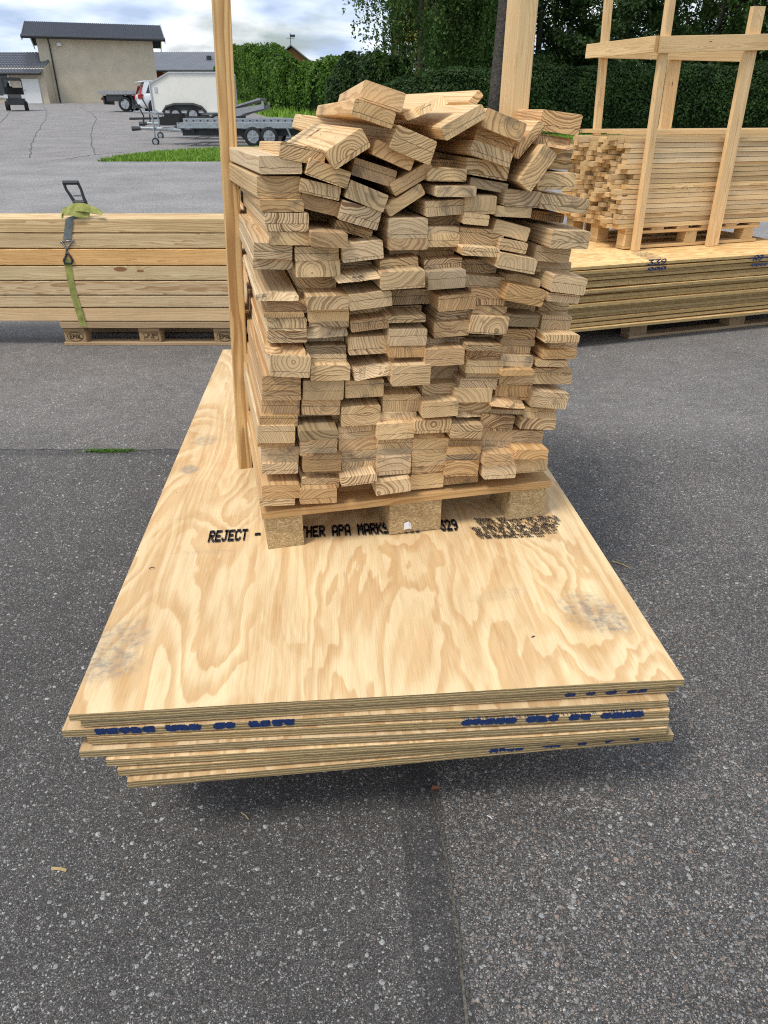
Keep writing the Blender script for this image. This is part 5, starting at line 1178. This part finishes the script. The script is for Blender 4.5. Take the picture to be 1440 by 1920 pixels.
for ci, colm in enumerate(COLS):
    nn = len(colm)
    for k, ln in enumerate(colm):
        q = ln.split(' '); c = q[0]; xl, yl, xr, yr, bl_, br_ = map(float, q[1:7]); fl = q[7] if len(q) > 7 else ''
        sd += 1; r = random.Random(sd)
        p = r.uniform(-.016, .016) + (.03 if 'o' in fl else 0) - (.055 if 'i' in fl else 0)
        vp = (VP0[0]+r.uniform(-14, 14), VP0[1]+r.uniform(-4, 4))
        ln_ = 1.17
        if 'u' in fl: vp = (245, 219); ln_ = .52
        if 'v' in fl: vp = (322, 219)
        if 'w' in fl: vp = (350, 217)
        xb = xl
        if 't' in fl: xb = float(fl[fl.index('t')+1:]); fl = ''
        TLp = cp(c, xl, yl); TRp = cp(c, xr, yr); hmid = (bl_-yl + br_-yr)/2
        BLp = cp(c, xb, (bl_+ (yl+hmid))/2)
        tint = list(jit(.15, .09))
        if r.random() < .18: tint = [tint[0]*.93, tint[1]*.83, tint[2]*.73]
        if r.random() < .10: tint = [tint[0]*.74, tint[1]*.75, tint[2]*.78]
        if 'd' in fl: tint = [tint[0]*.80, tint[1]*.72, tint[2]*.62]
        if 'g' in fl: tint = [tint[0]*.50, tint[1]*.52, tint[2]*.56]
        o, w, t = face_board(TLp, TRp, BLp, vp, p, ln_+r.uniform(-.04, .05)-max(0, -p), col=tuple(tint), broken=r.uniform(.022, .035) if 'b' in fl else 0, seed=sd)
        stat.append((ci, k, round(w, 3), round(t, 3)))
        adj = 'torn ended' if 'b' in fl else ('grayish' if 'g' in fl else ('thin' if t < .027 else ('thick' if t > .046 else 'sawn')))
        m = nn-1-k
        lab = f'{adj} board end in the {CN[ci]} column, {ON[m]} up from the pallet' if m else f'{adj} board end at the foot of the {CN[ci]} column, resting on the pallet'
        if k == 0: lab = f'{adj} board end topping the {CN[ci]} column below the loose heap'
        tag(o, lab, 'board', GB)
ws = sorted(s_[2] for s_ in stat); ts = sorted(s_[3] for s_ in stat); print('boards', len(stat), 'w', ws[0], ws[len(ws)//2], ws[-1], 't', ts[0], ts[len(ts)//2], ts[-1], [s_ for s_ in stat if s_[2] > .115 or s_[2] < .06 or s_[3] > .06])
# loose heap on top: crop, TL, TR, BL, vanishing point, proud, length, label
HEAP = [
 ('A', (1030, 76), (1292, 166), (1004, 182), (564, 219), -.02, 1.05, 'topmost board of the heap, its end tilted down to the right', 0, (1.0, .93, .85)),
 ('A', (966, 202), (1226, 292), (938, 290), (470, 219), .03, .9, 'board just under the topmost one with a golden end', 0, (1.02, .92, .78)),
 ('A', (1250, 382), (1503, 492), (1214, 512), (300, 186), .03, 1.3, 'long pale board sloping down right beneath the topmost pair', 0, (1, .96, .88)),
 ('A', (1108, 478), (1356, 590), (1086, 560), (420, 215), .01, 1.15, 'golden ended board wedged under the long pale board', 0, (1.05, .90, .74)),
 ('A', (765, 556), (995, 402), (822, 652), (418, 213), .045, .85, 'broad pale board with a small black stamp on its upper face', 0, (1.05, 1.0, .92)),
 ('A', (465, 490), (752, 552), (463, 580), (340, 262), .0, .45, 'board with a dark notched end below the stamped board', 0, (1, .96, .9)),
 ('A', (1200, 775), (1452, 625), (1232, 838), (366, 217), .0, 1.15, 'board end leaning up to the right under the middle of the heap', 0, (.92, .85, .78)),
 ('A', (1165, 925), (1392, 776), (1195, 980), (366, 217), .0, 1.15, 'second leaning board end just below the first leaning one', 0, (.95, .9, .84)),
 ('B', (540, 480), (793, 570), (530, 560), (366, 250), .03, 1.1, 'gray tinged board lying nearly flat across the middle columns', 0, (.86, .83, .80)),
 ('B', (322, 392), (582, 240), (348, 466), (420, 205), .05, .9, 'big tilted board with bright upper face in the centre of the heap', 0, (1.06, 1.02, .95)),
 ('B', (80, 290), (352, 172), (92, 338), (420, 205), -.02, .9, 'torn board sloping up to the right beside the topmost board', .03, (1.06, 1.0, .9)),
 ('B', (500, 218), (568, 140), (556, 218), (330, 200), -.30, .9, 'far board showing only its pale face at the top of the heap', 0, (1.05, 1.02, .96)),
 ('B', (632, 266), (886, 370), (606, 372), (480, 215), .03, 1.0, 'upper of the two golden board ends right of the heap centre', 0, (1.02, .92, .80)),
 ('B', (572, 390), (806, 482), (560, 468), (520, 226), .0, 1.0, 'lower of the two golden board ends right of the heap centre', 0, (1.04, .90, .74)),
 ('B', (800, 560), (975, 350), (828, 600), (420, 200), .0, .9, 'steep thin board leaning between heap centre and right end', 0, (1.04, .96, .85)),
 ('B', (1010, 277), (1262, 312), (986, 388), (780, 202), -.02, .9, 'highest board at the right end with a rough torn rim', 0, (1.03, .90, .76)),
 ('B', (945, 425), (1206, 470), (940, 490), (700, 205), -.02, .9, 'split board directly below the highest right board', .025, (1.0, .9, .8)),
 ('B', (843, 752), (1012, 512), (900, 822), (500, 240), .035, 1.0, 'thick board standing almost on edge at the upper right', 0, (.98, .93, .85)),
]
heap = []
for (c, a, b, d, vp, p, ln, lab, br, tint) in HEAP:
    sd += 1
    o, w, t = face_board(cp(c, *a), cp(c, *b), cp(c, *d), vp, p, ln, col=tint, broken=br, seed=sd, r=.0042, kt=1.30, kw=1.07)
    print('heap', lab[:30], round(w, 3), round(t, 3)); tag(o, lab, 'board', GB); heap.append((o, w, t))
# second pale board left of the stamped one
o5_, w5_, t5_ = heap[4]; m5 = o5_.matrix_basis.copy(); m5.translation = m5.translation - m5.col[0].xyz*(w5_*1.01) + m5.col[1].xyz*.33
o = woodpiece('sawn_board', m5, w5_, .50, t5_, 'pine', None, r=.004, seed=999, col=(1.06, 1.02, .95)); tag(o, 'pale plain board lying behind and left of the stamped board', 'board', GB)
# boards inside the heap that fill the dark gaps
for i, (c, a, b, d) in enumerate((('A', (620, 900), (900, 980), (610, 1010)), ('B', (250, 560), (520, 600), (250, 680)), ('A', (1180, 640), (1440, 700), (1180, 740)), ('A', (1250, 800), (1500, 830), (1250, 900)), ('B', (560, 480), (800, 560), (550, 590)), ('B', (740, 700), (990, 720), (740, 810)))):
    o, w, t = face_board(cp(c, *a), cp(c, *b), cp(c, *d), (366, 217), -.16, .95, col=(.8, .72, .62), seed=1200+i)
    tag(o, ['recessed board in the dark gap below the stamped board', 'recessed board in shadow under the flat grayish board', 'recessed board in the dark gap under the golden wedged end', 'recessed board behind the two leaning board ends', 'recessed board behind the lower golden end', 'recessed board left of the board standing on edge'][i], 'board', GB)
# small stamp on the broad pale board
o5, w5, t5 = heap[4]; mw = o5.matrix_basis
inv = mw.inverted(); 
Tp = mw @ Vector((0, 0, t5/2)); Nn = mw.col[2].xyz.normalized()
a = at_plane(577, 259, Tp, Nn); b = at_plane(604, 240.5, Tp, Nn); U = (b-a); V = Nn.cross(U.normalized())
if V.y < 0 and False: V = -V
dot_text('LRSA', a+Nn*.0002, U.normalized(), V, U.length/4.0, U.length*.75, 'grade_stamp', 'ink_black', o5, over=1.35, jitter=.1, seed=77)
for i in range(16):
    r = random.Random(500+i); mb = MB(); x = r.uniform(-.4, .4)*w5; y = r.uniform(.02, .6); l_ = r.uniform(.006, .02)
    mb.add([mw @ Vector(p) for p in ((x, y, t5/2+.0006), (x+.0012, y, t5/2+.0006), (x+.0016, y+l_, t5/2+.0006), (x+.0006, y+l_, t5/2+.0006))], [(0, 1, 2, 3)])
    if i == 0: mball = mb
    else: mball.add(mb.v, mb.f)
mball.build('dark_grain_fleck', 'ink_faint', o5)

# posts beside the pile
def post(p0, p1, w, t, sidev, label, col=(1, 1, 1), mat='post_pine'):
    o = beam('wooden_post', p0, p1, w, t, mat, None, side=sidev, col=col, seed=int(w*1e4)+len(label), r=.003); tag(o, label, 'post'); return o
b0 = at_z(459, 868, ZT+.001); n_ = PV
q0 = at_plane(414, 0, b0, PV)
d_ = (q0-b0); d_.normalize()
post(b0, b0+d_*1.75, .043, .095, PU, 'narrow upright post against the left side of the board pile', (1.0, .93, .80))
q = [at_plane(448, 866, b0+PV*.03, PV)]
bR = PO + PU*(PWd-.035) + PV*.50; bR.z = ZT+.001
qa = at_plane(964, 190, bR, PV); qb = at_plane(980, 0, bR, PV); dd = (qb-qa).normalized(); base = qa + dd*((ZT+.001-qa.z)/dd.z)
w_ = .052
post(base, base+dd*1.95, w_, .090, PU, 'thick pale wooden post rising behind the right half of the pile', (1.0, .97, .88), 'pine_pale')
# second batten on the left side of the pile
e0 = at_z(466, 862, ZT+.001); e1 = at_plane(446, 492, e0, PV)
o = beam('wooden_batten', e0+PV*.10+Z*.0, e1+PV*.10, .020, .10, 'post_pine', None, side=PU, col=(1.05, .98, .86), seed=3); tag(o, 'short bark edged batten pressed between the left post and the board pile', 'batten')

# ---------------------------------------------------------------- beam pack on the left
YB = 4.85
zs_ = []
pyl = [(603, 608), (576.5, 580), (553.5, 557), (526, 526.5), (498, 497), (466, 466), (437, 436), (409, 408)]
zb_ = [at_y(0, a, YB).z for a, b in pyl]; zr_ = [at_y(415, b, YB).z for a, b in pyl]
print('beams z', [round(z, 3) for z in zb_], [round(z, 3) for z in zr_])
xL, xR = -3.35, .55
tcol = [(1.0, .90, .80), (.90, .86, .80), (.92, .86, .80), (.96, .94, .86), (1.12, .86, .56), (.98, .94, .86), (1.06, .99, .86)]
for i in range(7):
    for j in range(3):
        z0_, z1_ = zb_[i], zb_[i+1]; zc = (z0_+z1_)/2; r = random.Random(i*7+j)
        dy = r.uniform(-.004, .004) if j == 0 else 0
        y = YB+.047+j*.096+dy; dz = .001
        x0_ = xL + r.uniform(-.05, .05)
        tilt = (zr_[i]+zr_[i+1]-zb_[i]-zb_[i+1])/2/2.4*0
        Lv = Vector((1, -.003, tilt)).normalized(); Wv = Vector((0, 1, 0)); Wv = (Wv-Lv*Wv.dot(Lv)).normalized(); Tv = Wv.cross(Lv)*-1
        Tv = Vector((0, 0, 1)); Wv = Lv.cross(Tv)*1
        o = woodpiece('timber_beam', wmat(Vector((x0_, y, zc)), Wv, Lv, Wv.cross(Lv)), .094, xR-x0_+r.uniform(-.03, .03), (z1_-z0_)-.0055, 'beam_pine', None, r=.0045, seed=i*7+j, col=tuple(a*b for a, b in zip(tcol[i], jit(.03, .02))))
        lay = ['bottom', 'second', 'third', 'fourth', 'fifth', 'sixth', 'top'][i]
        row = ['front', 'middle', 'back'][j]
        extra = {4: ' orange tinted'}.get(i, ' pale')
        tag(o, f'{"orange tinted" if (i == 4) else "pale"} beam in the {row} row of the left pack, {lay} layer', 'beam', 'beams strapped in the left pack')
# euro pallet under it
PX = at_y(119, 640, YB).x
ep = empty('euro_pallet', (PX, YB, 0)); tag(ep, 'weathered pallet with oval burnt marks on its blocks under the beam pack', 'pallet')
XU, YV = Vector((1, 0, 0)), Vector((0, 1, 0)); top_z = zb_[0]-.001
for i in range(3):
    for j in range(3):
        bx = PX+.012 + (1.2-.17)*i/2; by = YB+.01+.35*j
        blk = woodpiece('block', wmat(Vector((bx+.0725, by, .022+.039)), XU, YV, Z), .145, .10, .078, 'pallet_wood', ep, square=True, col=(1.15, 1.1, 1.0))
        if j == 0:
            fy = by-.0012; cx = bx+.0725; cz = .061
            if i != 1:
                mb = MB(); n = 28
                for k in range(n):
                    a0, a1 = 2*math.pi*k/n, 2*math.pi*(k+1)/n
                    mb.add([(cx+.052*math.cos(a0), fy, cz+.029*math.sin(a0)), (cx+.052*math.cos(a1), fy, cz+.029*math.sin(a1)), (cx+.056*math.cos(a1), fy, cz+.033*math.sin(a1)), (cx+.056*math.cos(a0), fy, cz+.033*math.sin(a0))], [(0, 1, 2, 3)])
                mb.build('burnt_oval', 'burnt', blk); dot_text('EPAL', Vector((cx-.038, fy, cz-.014)), XU, Z, .0215, .028, 'burnt_lettering', 'burnt', blk, over=1.5, seed=3)
            else:
                mb = MB()
                for (a0, b0_, a1, b1_) in ((-.04, -.024, .055, -.021), (-.04, .024, .055, .027), (-.042, -.024, -.039, .027), (.053, -.024, .056, .027)): mb.add([(cx+a0, fy, cz+b0_), (cx+a1, fy, cz+b0_), (cx+a1, fy, cz+b1_), (cx+a0, fy, cz+b1_)], [(0, 1, 2, 3)])
                mb.build('burnt_frame', 'burnt', blk); dot_text('SE 0021', Vector((cx-.018, fy, cz+.006)), XU, Z, .010, .013, 'burnt_lettering', 'burnt', blk, over=1.5, seed=5); dot_text('HT KD', Vector((cx-.034, fy, cz-.012)), XU, Z, .013, .015, 'burnt_lettering', 'burnt', blk, over=1.5, seed=6)
    woodpiece('bottom_board', wmat(Vector((PX, YB+.06-.005+.35*i, .011)), YV, XU, Z*-1), .10, 1.2, .0215, 'pallet_wood', ep, r=.003, col=(1.1, 1.05, .98), seed=i)
    woodpiece('stringer', wmat(Vector((PX+.012+.0725+(1.2-.17)*i/2, YB, .111)), XU, YV, Z), .145, .8, .0215, 'pallet_wood', ep, r=.003, col=(.7, .66, .6), seed=i)
for k in range(5): woodpiece('deck_board', wmat(Vector((PX+.005, YB-.002+.07+(.66)*k/4, (.122+top_z)/2+.0)), YV, XU, Z*-1), (.145 if k % 2 == 0 else .10), 1.19, max(.012, top_z-.1235), 'pallet_wood', ep, r=.003, col=(1.0, .97, .92), seed=k)

# ratchet strap round the pack
st = empty('ratchet_strap', at_y(135, 400, YB)); tag(st, 'ratchet strap with gray and green webbing and hook cinched over the beam pack', 'strap')
def ribbon(pts, wid, dirs, mat, name, th=.0025):
    """flat webbing through points, width vectors given"""
    mb = MB(); vs = []; n = len(pts)
    for i, p in enumerate(pts):
        p = Vector(p); d = Vector(dirs[i]) if isinstance(dirs, list) else Vector(dirs); d = d.normalized()*wid/2
        t_ = (Vector(pts[min(i+1, n-1)])-Vector(pts[max(0, i-1)])).normalized(); nn_ = t_.cross(d).normalized()*th/2
        vs += [p-d-nn_, p+d-nn_, p+d+nn_, p-d+nn_]
    fs = [(4*i+k, 4*i+(k+1) % 4, 4*i+4+(k+1) % 4, 4*i+4+k) for i in range(n-1) for k in range(4)] + [(0, 1, 2, 3), tuple(4*(n-1)+k for k in (3, 2, 1, 0))]
    mb.add(vs, fs); return mb.build(name, mat, st)
S_ = lambda px, py, dy=-.008: at_y(px, py, YB+dy)
zt_ = zb_[7]
tp = S_(133, 404); tp.z = zt_+.004
ribbon([tp+Vector((.03, .14, .004)), tp+Vector((.012, .03, .004)), tp, S_(130, 411), S_(128, 430), S_(125.5, 449)], .050, (1, 0, 0.05), 'web_grey', 'gray_webbing')
mb = MB(); a = S_(116.5, 453); b = S_(137, 451); c = S_(124, 470); tp2 = S_(125.5, 450)
mb.path([a+Vector((-.012, 0, -.006)), a, S_(122, 463), S_(124.5, 470), S_(124, 482)], .0055, 6); mb.path([b+Vector((.0, 0, .006)), b, S_(128, 463), S_(124.5, 471)], .0055, 6); mb.path([a, b], .0055, 6)
mb.build('double_hook', 'steel', st, smooth=True)
mb = MB(); mb.path([S_(123, 478, -.014), S_(128, 475, -.016), S_(133, 483, -.016), S_(136, 489, -.014), S_(134, 494, -.012), S_(121, 494, -.012), S_(119.5, 488, -.014), S_(123, 481, -.014)], .007, 6); mb.build('ring', 'dark_metal', st, smooth=True)
ribbon([S_(127, 486), S_(128, 500), S_(133, 530), S_(141, 560), S_(150, 590), S_(157, 612, -.006), at_y(158, 614, YB+.05)], .046, (1, 0, -.1), 'web_green', 'green_webbing')
# crumpled webbing tail
def blobby(pts, wids, mat, name):
    mb = MB(); vs = []; n = len(pts); m = 10
    for (p, (a_, b_)) in zip(pts, wids):
        for k in range(m):
            t_ = 2*math.pi*k/m; vs.append(Vector(p)+Vector((.12*a_*math.sin(3*t_), a_*math.cos(t_), b_*math.sin(t_)*(1+.15*math.cos(4*t_)))))
    fs = [(i*m+k, i*m+(k+1) % m, (i+1)*m+(k+1) % m, (i+1)*m+k) for i in range(n-1) for k in range(m)] + [tuple(range(m))[::-1], tuple((n-1)*m+k for k in range(m))]
    mb.add(vs, fs); return mb.build(name, mat, st, smooth=True)
G_ = lambda px, py, dy=.05: at_y(px, py, YB+dy)
def loop_rib(pts, w, name):
    k = []
    for i, p in enumerate(pts): k.append(p)
    return k
ribbon([G_(119, 405, .02), G_(116, 401, .02), G_(117, 396, .03), G_(124, 393, .05), G_(134, 391, .06), G_(146, 390, .06), G_(156, 393, .05), G_(160, 398, .02)], .05, [(0, .7, .7)]*3+[(0, .9, .5)]*2+[(0, .5, .9)]*3, 'web_green', 'webbing_tail', .004)
ribbon([G_(120, 398, 0), G_(130, 397, -.01), G_(140, 399, -.015), G_(150, 402, -.01), G_(160, 402, .0), G_(168, 400, .0)], .042, [(.1, .6, .9), (.3, .5, 1), (.35, .4, 1), (.2, .4, 1), (0, .5, .8), (0, .5, .8)], 'web_green', 'webbing_tail', .004)
ribbon([G_(128, 391, .02), G_(142, 388, .0), G_(158, 389, -.01), G_(170, 392, .0), G_(182, 396, .0), G_(192, 400, .0)], .052, [(.3, .5, .7), (.2, .4, .9), (0, .4, .9), (-.1, .5, .7), (-.1, .6, .4), (-.1, .7, .1)], 'web_green', 'webbing_tail', .004)
mb = MB(); h = lambda px, py: at_y(px, py, YB+.07)
mb.path([h(120, 344), h(124, 355), h(131, 365), h(138, 376), h(145, 382)], [.010, .009, .010, .012, .012], 6); mb.path([h(146, 343), h(152, 355), h(156, 368), h(160, 378), h(163, 386)], [.010, .009, .010, .012, .010], 6)
mb.path([h(118, 342.5), h(147, 342.5)], .013, 8); mb.path([h(138, 367), h(152, 367)], .004, 5); mb.tube(h(138, 380), h(160, 381), .017, n=10); mb.build('ratchet_handle', 'dark_metal', st, smooth=False)

# ---------------------------------------------------------------- plywood stack at the right
RZT = .538
ra = at_z(1070, 502, RZT); rb = at_z(1440, 476, RZT); RU = (rb-ra).normalized(); RV = Vector((-RU.y, RU.x, 0))
print('right stack', [round(q, 2) for q in ra], [round(q, 2) for q in rb], math.degrees(math.atan2(RU.y, RU.x)))
RO = ra - RU*.28
offs = [0, -.012, .018, .004, .022, .012, -.008, .03, .012, .020, .0, .015, .035, .02, .03, .012]
offs += [.01, -.01]
nR = 18; zz = RZT
for i in range(nR):
    O = RO + RV*(offs[i]+(.02 if i else 0)*0) + RU*rnd.uniform(-.03, .03); O.z = zz
    ang = rnd.uniform(-.006, .006); U = (RU+RV*ang).normalized(); V = Vector((-U.y, U.x, 0))
    # grain of the sheet runs along U here, so build with its length along U
    o = sheet('plywood_sheet', O + U*2.44, V, U*-1, 1.22, 2.44, T, 'ply', sag=0, seed=40+i)
    tint = jit(.10, .06); 
    tint = tuple(c*k for c, k in zip(tint, (1.18, 1.16, 1.02)))
    if i >= 11: tint = tuple(c*.84 for c in tint)
    o.color = (*tint, 1)
    tag(o, ['bare top sheet of the right plywood stack, under the stick pallet'][0] if i == 0 else f'{"grayer" if i >= 10 else "yellowish"} plywood sheet in the right stack, {ON[i] if i else "top"} from the top' if i < nR-1 else 'grayish plywood sheet lowest of the right stack', 'plywood sheet', 'plywood sheets of the right stack')
    if i == 0: rtop = o
    zz -= T + rnd.choice([.002, .004, .006, .0095]); 
zbot = zz + .004
print('right stack bottom', zbot)
O = at_z(1178, 636, 0)
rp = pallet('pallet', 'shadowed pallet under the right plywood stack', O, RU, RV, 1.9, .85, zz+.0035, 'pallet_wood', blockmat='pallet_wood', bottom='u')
# black marks on that stack
def edge_text(px, py, z, text, cw_, ch_, slant=.25):
    a = at_z(px, py, z); a = at_plane(px, py, RO+RV*(-.016), RV)
    dot_text(text, a, RU, Z, cw_, ch_, 'paint_mark', 'ink_blue', rtop, over=1.6, jitter=.15, slant=slant, seed=len(text), rise=.0)
edge_text(1213, 498, .5, '339', .05, .034); edge_text(1214, 508, .5, '000', .05, .020); edge_text(1402, 490, .5, '-A9-4 1', .042, .036, .4); edge_text(1408, 500, .5, '0000', .036, .018)
a = at_z(1188, 479, RZT+.004)
for i in range(6):
    p0 = at_z(1186+i*6, 475+i*2.4, RZT+.003); p1 = p0+RU*.16
    dot_text(['EXPOSURE ONE', 'TRADEMARK 18', 'PERFORMANCE', 'RATED SHEATH', 'CONSTRUCTION', 'NUMBER 329'][i], p0, RU, RV, .012, .026, 'stamp_lettering', 'ink_faint', rtop, over=1.3, jitter=.3, seed=i)

# ---------------------------------------------------------------- stick pallet with its frame
K = lambda px, py, z=RZT+.002: at_z(px, py, z)
kf = K(1190, 469); k2 = K(1334, 460)
KU = (k2-kf); kd = KU.length; KU.z = 0; KU.normalize(); KV = Vector((-KU.y, KU.x, 0))
print('frame', kd, math.degrees(math.atan2(KU.y, KU.x)))
SO = K(1176, 466); SO = kf - KU*.06 + KV*.05; SO.z = RZT+.003
hp = .135
sp = empty('pallet', SO, math.atan2(KU.y, KU.x)); tag(sp, 'pale pallet on the right plywood stack carrying the stick bundle', 'pallet')
for i in range(3):
    for j in range(3):
        woodpiece('block', wmat(SO+KU*(.05+.53*i)+KV*(.35*j)+Z*(.02+.04), KU, KV, Z), .095, .10, .079, 'new_pallet_wood', sp, square=True, col=(1.2, 1.25, 1.2))
    woodpiece('stringer', wmat(SO+KU*.0+KV*(.05+.35*i)+Z*(.10+.01), KV, KU, Z*-1), .10, 1.2, .019, 'new_pallet_wood', sp, r=.002, col=(1.1, 1.05, .95), seed=i)
    woodpiece('bottom_board', wmat(SO+KV*(.05+.35*i)+Z*.010, KV, KU, Z*-1), .10, 1.2, .019, 'new_pallet_wood', sp, r=.002, col=(1.2, 1.2, 1.1), seed=i+3)
for k in range(6): woodpiece('deck_board', wmat(SO+KU*(.05+1.1*k/5)+Z*(.12+.009), KU, KV, Z), .10, .80, .018, 'new_pallet_wood', sp, r=.002, col=(1.1, 1.05, .95), seed=k)
zt0 = SO.z+.139
PH = at_plane(1205, 258, SO, KV).z - zt0; rows = 18; sh_ = PH/rows
print('stick pile height', PH)
ncol = 12; sw = .80/ncol; cnt = 0
GS = 'slim sticks bundled on the right pallet'
for j in range(ncol):
    zc = zt0; nr = rows
    for i in range(rows):
        r = random.Random(i*100+j); hgt = sh_*(1 if j == 0 else r.uniform(.93, 1.07)); 
        if zc + hgt > zt0+PH+.012: break
        w_ = sw*r.uniform(.80, .97); out = r.uniform(-.05, .04) + .03*math.sin(i*.7+j*1.1)
        if j == 0: out = r.uniform(-.02, .02) + (.05 if i in (6, 7, 12) else 0) - (.05 if i in (9, 10) else 0)
        base = SO - KU*(.07+out) + KV*(.004+sw*(j+.5)) + Z*0; base.z = zc + hgt/2
        Lv = (KU + KV*r.uniform(-.012, .012)).normalized(); Wv = Lv.cross(Z)
        if w_ < sw*.85 and j: pass
        tint = jit(.2, .09); tint = (tint[0]*1.10, tint[1]*1.08, tint[2]*1.02)
        o = woodpiece('wooden_stick', wmat(base, Wv, Lv, Z), w_ if j else sw*.97, 2.05+r.uniform(-.05, .05), hgt*.90, 'pine_pale', None, r=.002, seed=i*100+j, col=tint, square=True)
        pos = 'front' if j == 0 else ('back' if j == ncol-1 else f'{ON[j]}')
        tag(o, f'slim stick in the right bundle, {pos} row from the near side, {ON[i]} layer up', 'stick', GS); cnt += 1
        zc += hgt
print('sticks', cnt)
# a few loose longer sticks on top and a taller plank at the back
for i, (jj, ln, dz, wd) in enumerate(((3, 1.7, .016, .06), (6, 1.9, .016, .07), (9.5, 2.1, .016, .06), (12.2, 2.0, .016, .08))):
    base = SO - KU*(-.02*i) + KV*(sw*jj); base.z = zt0+PH+.028
    o = woodpiece('wooden_stick', wmat(base, KU.cross(Z), (KU+KV*rnd.uniform(-.03, .03)).normalized(), Z), wd, ln, .025, 'pine_pale', None, r=.002, square=True, seed=i, col=(1.1, 1.05, .95))
    tag(o, ['loose stick on the bundle top nearest the camera', 'loose wide stick on the bundle top behind the nearest', 'loose stick lying toward the back of the bundle top', 'widest loose stick on the bundle top by the back posts'][i], 'stick', GS)
# frame
fr = empty('timber_frame', kf); tag(fr, 'open frame of pale posts and rails round the stick bundle', 'frame')
def fpost(px0, py0, px1, py1, P0, w, t, zend, lab=None):
    """post in the vertical plane through P0 facing the pallet front; picture line (px0,py0)-(px1,py1) is its centre"""
    a = at_plane(px0, py0, P0, KV); b = at_plane(px1, py1, P0, KV); d = (b-a).normalized()
    base = a + d*((RZT+.002-a.z)/d.z); top = a + d*((zend-a.z)/d.z)
    o = beam('post', base, top, w, t, 'pine_pale', fr, side=KU, col=(1.08, .98, .84), seed=int(px0), r=.002)
    return base, top
kfp = kf - KV*.006; kb = kf + KV*.845
F1 = fpost(1191, 468, 1257, 2, kfp, .050, .045, 2.35)
F2 = fpost(1334, 459, 1420, 20, kfp, .098, .032, at_plane(1422, 12, kfp, KV).z)
B1 = fpost(1120, 235, 1141, 0, kb, .060, .030, 2.5)
B2 = fpost(1247, 235, 1268, 92, kb, .105, .030, at_plane(1268, 88, kb, KV).z)
def rail(a, b, w, lab=None, t=.025): return beam('rail', a, b, w, t, 'pine_pale', fr, side=Z, col=(1.06, .97, .82), seed=int(a.x*100), r=.002)
ra_ = at_plane(1240, 84, kfp-KV*.03, KV); rb_ = at_plane(1432, 79, kfp-KV*.03, KV)
rail(ra_-KU*.02, ra_+(rb_-ra_).normalized()*1.35, .090)
sa = at_plane(1118, 96, kb+KV*.0, KV); rail(Vector(ra_)+KV*.0-KU*.036-Vector((0, 0, -.004)), sa-KU*.05+KV*.04, .088)
rc = at_plane(1128, 96, kb-KV*.03, KV); rd = at_plane(1400, 104, kb-KV*.03, KV); rail(rc-KU*.05, rc+(rd-rc).normalized()*1.4, .085)

# ---------------------------------------------------------------- small litter
p = at_z(816, 1481, 0); mb = MB()
mb.add([(p.x-.011, p.y-.003, .003), (p.x-.006, p.y-.008, .005), (p.x+.005, p.y-.007, .006), (p.x+.012, p.y-.001, .003), (p.x+.007, p.y+.006, .007), (p.x-.006, p.y+.006, .008), (p.x, p.y, .002)], [(0, 1, 6), (1, 2, 6), (2, 3, 6), (3, 4, 6), (4, 5, 6), (5, 0, 6)])
tag(mb.build('dead_leaf', 'dead_leaf'), 'curled rusty brown leaf on the asphalt in front of the plywood', 'leaf')
def stick(px0, py0, px1, py1, name, mat, lab, cat, r=.0012, z=.003):
    a = at_z(px0, py0, z); b = at_z(px1, py1, z); m = (a+b)/2+Vector((.001, .001, .001)); mb = MB(); mb.path([a, m, b], r, 5); tag(mb.build(name, mat), lab, cat)
stick(453, 1524, 466, 1536, 'straw', 'straw', 'tiny yellow straw on dark asphalt below the left of the stack', 'straw')
stick(913, 1529, 923, 1536, 'straw', 'plastic_scrap', 'tiny white sliver on the asphalt below the right of the stack', 'sliver')
stick(97, 1628, 125, 1632, 'wood_chip', 'straw', 'pale wood sliver on the asphalt at the lower left', 'chip', .003)
stick(1148, 1052, 1180, 1064, 'splinter', 'straw', 'thin splinter on the asphalt beside the right edge of the plywood', 'splinter', .0022)
for (px, py, s_) in ((284, 1066, .006), (1000, 1195, .004)):
    p = at_z(px, py, ZT+.003); mb = MB(); mb.path([p-Vector((s_, 0, 0)), p+Vector((0, s_*.4, .002)), p+Vector((s_, s_, 0))], .0012, 5); tag(mb.build('wood_chip', 'burnt'), 'dark splinter lying on the plywood face ' + ('left below the stamp' if px < 700 else 'at the right part'), 'chip')
print('objects', len(bpy.data.objects), 'tris', sum(len(m.polygons) for m in bpy.data.meshes))
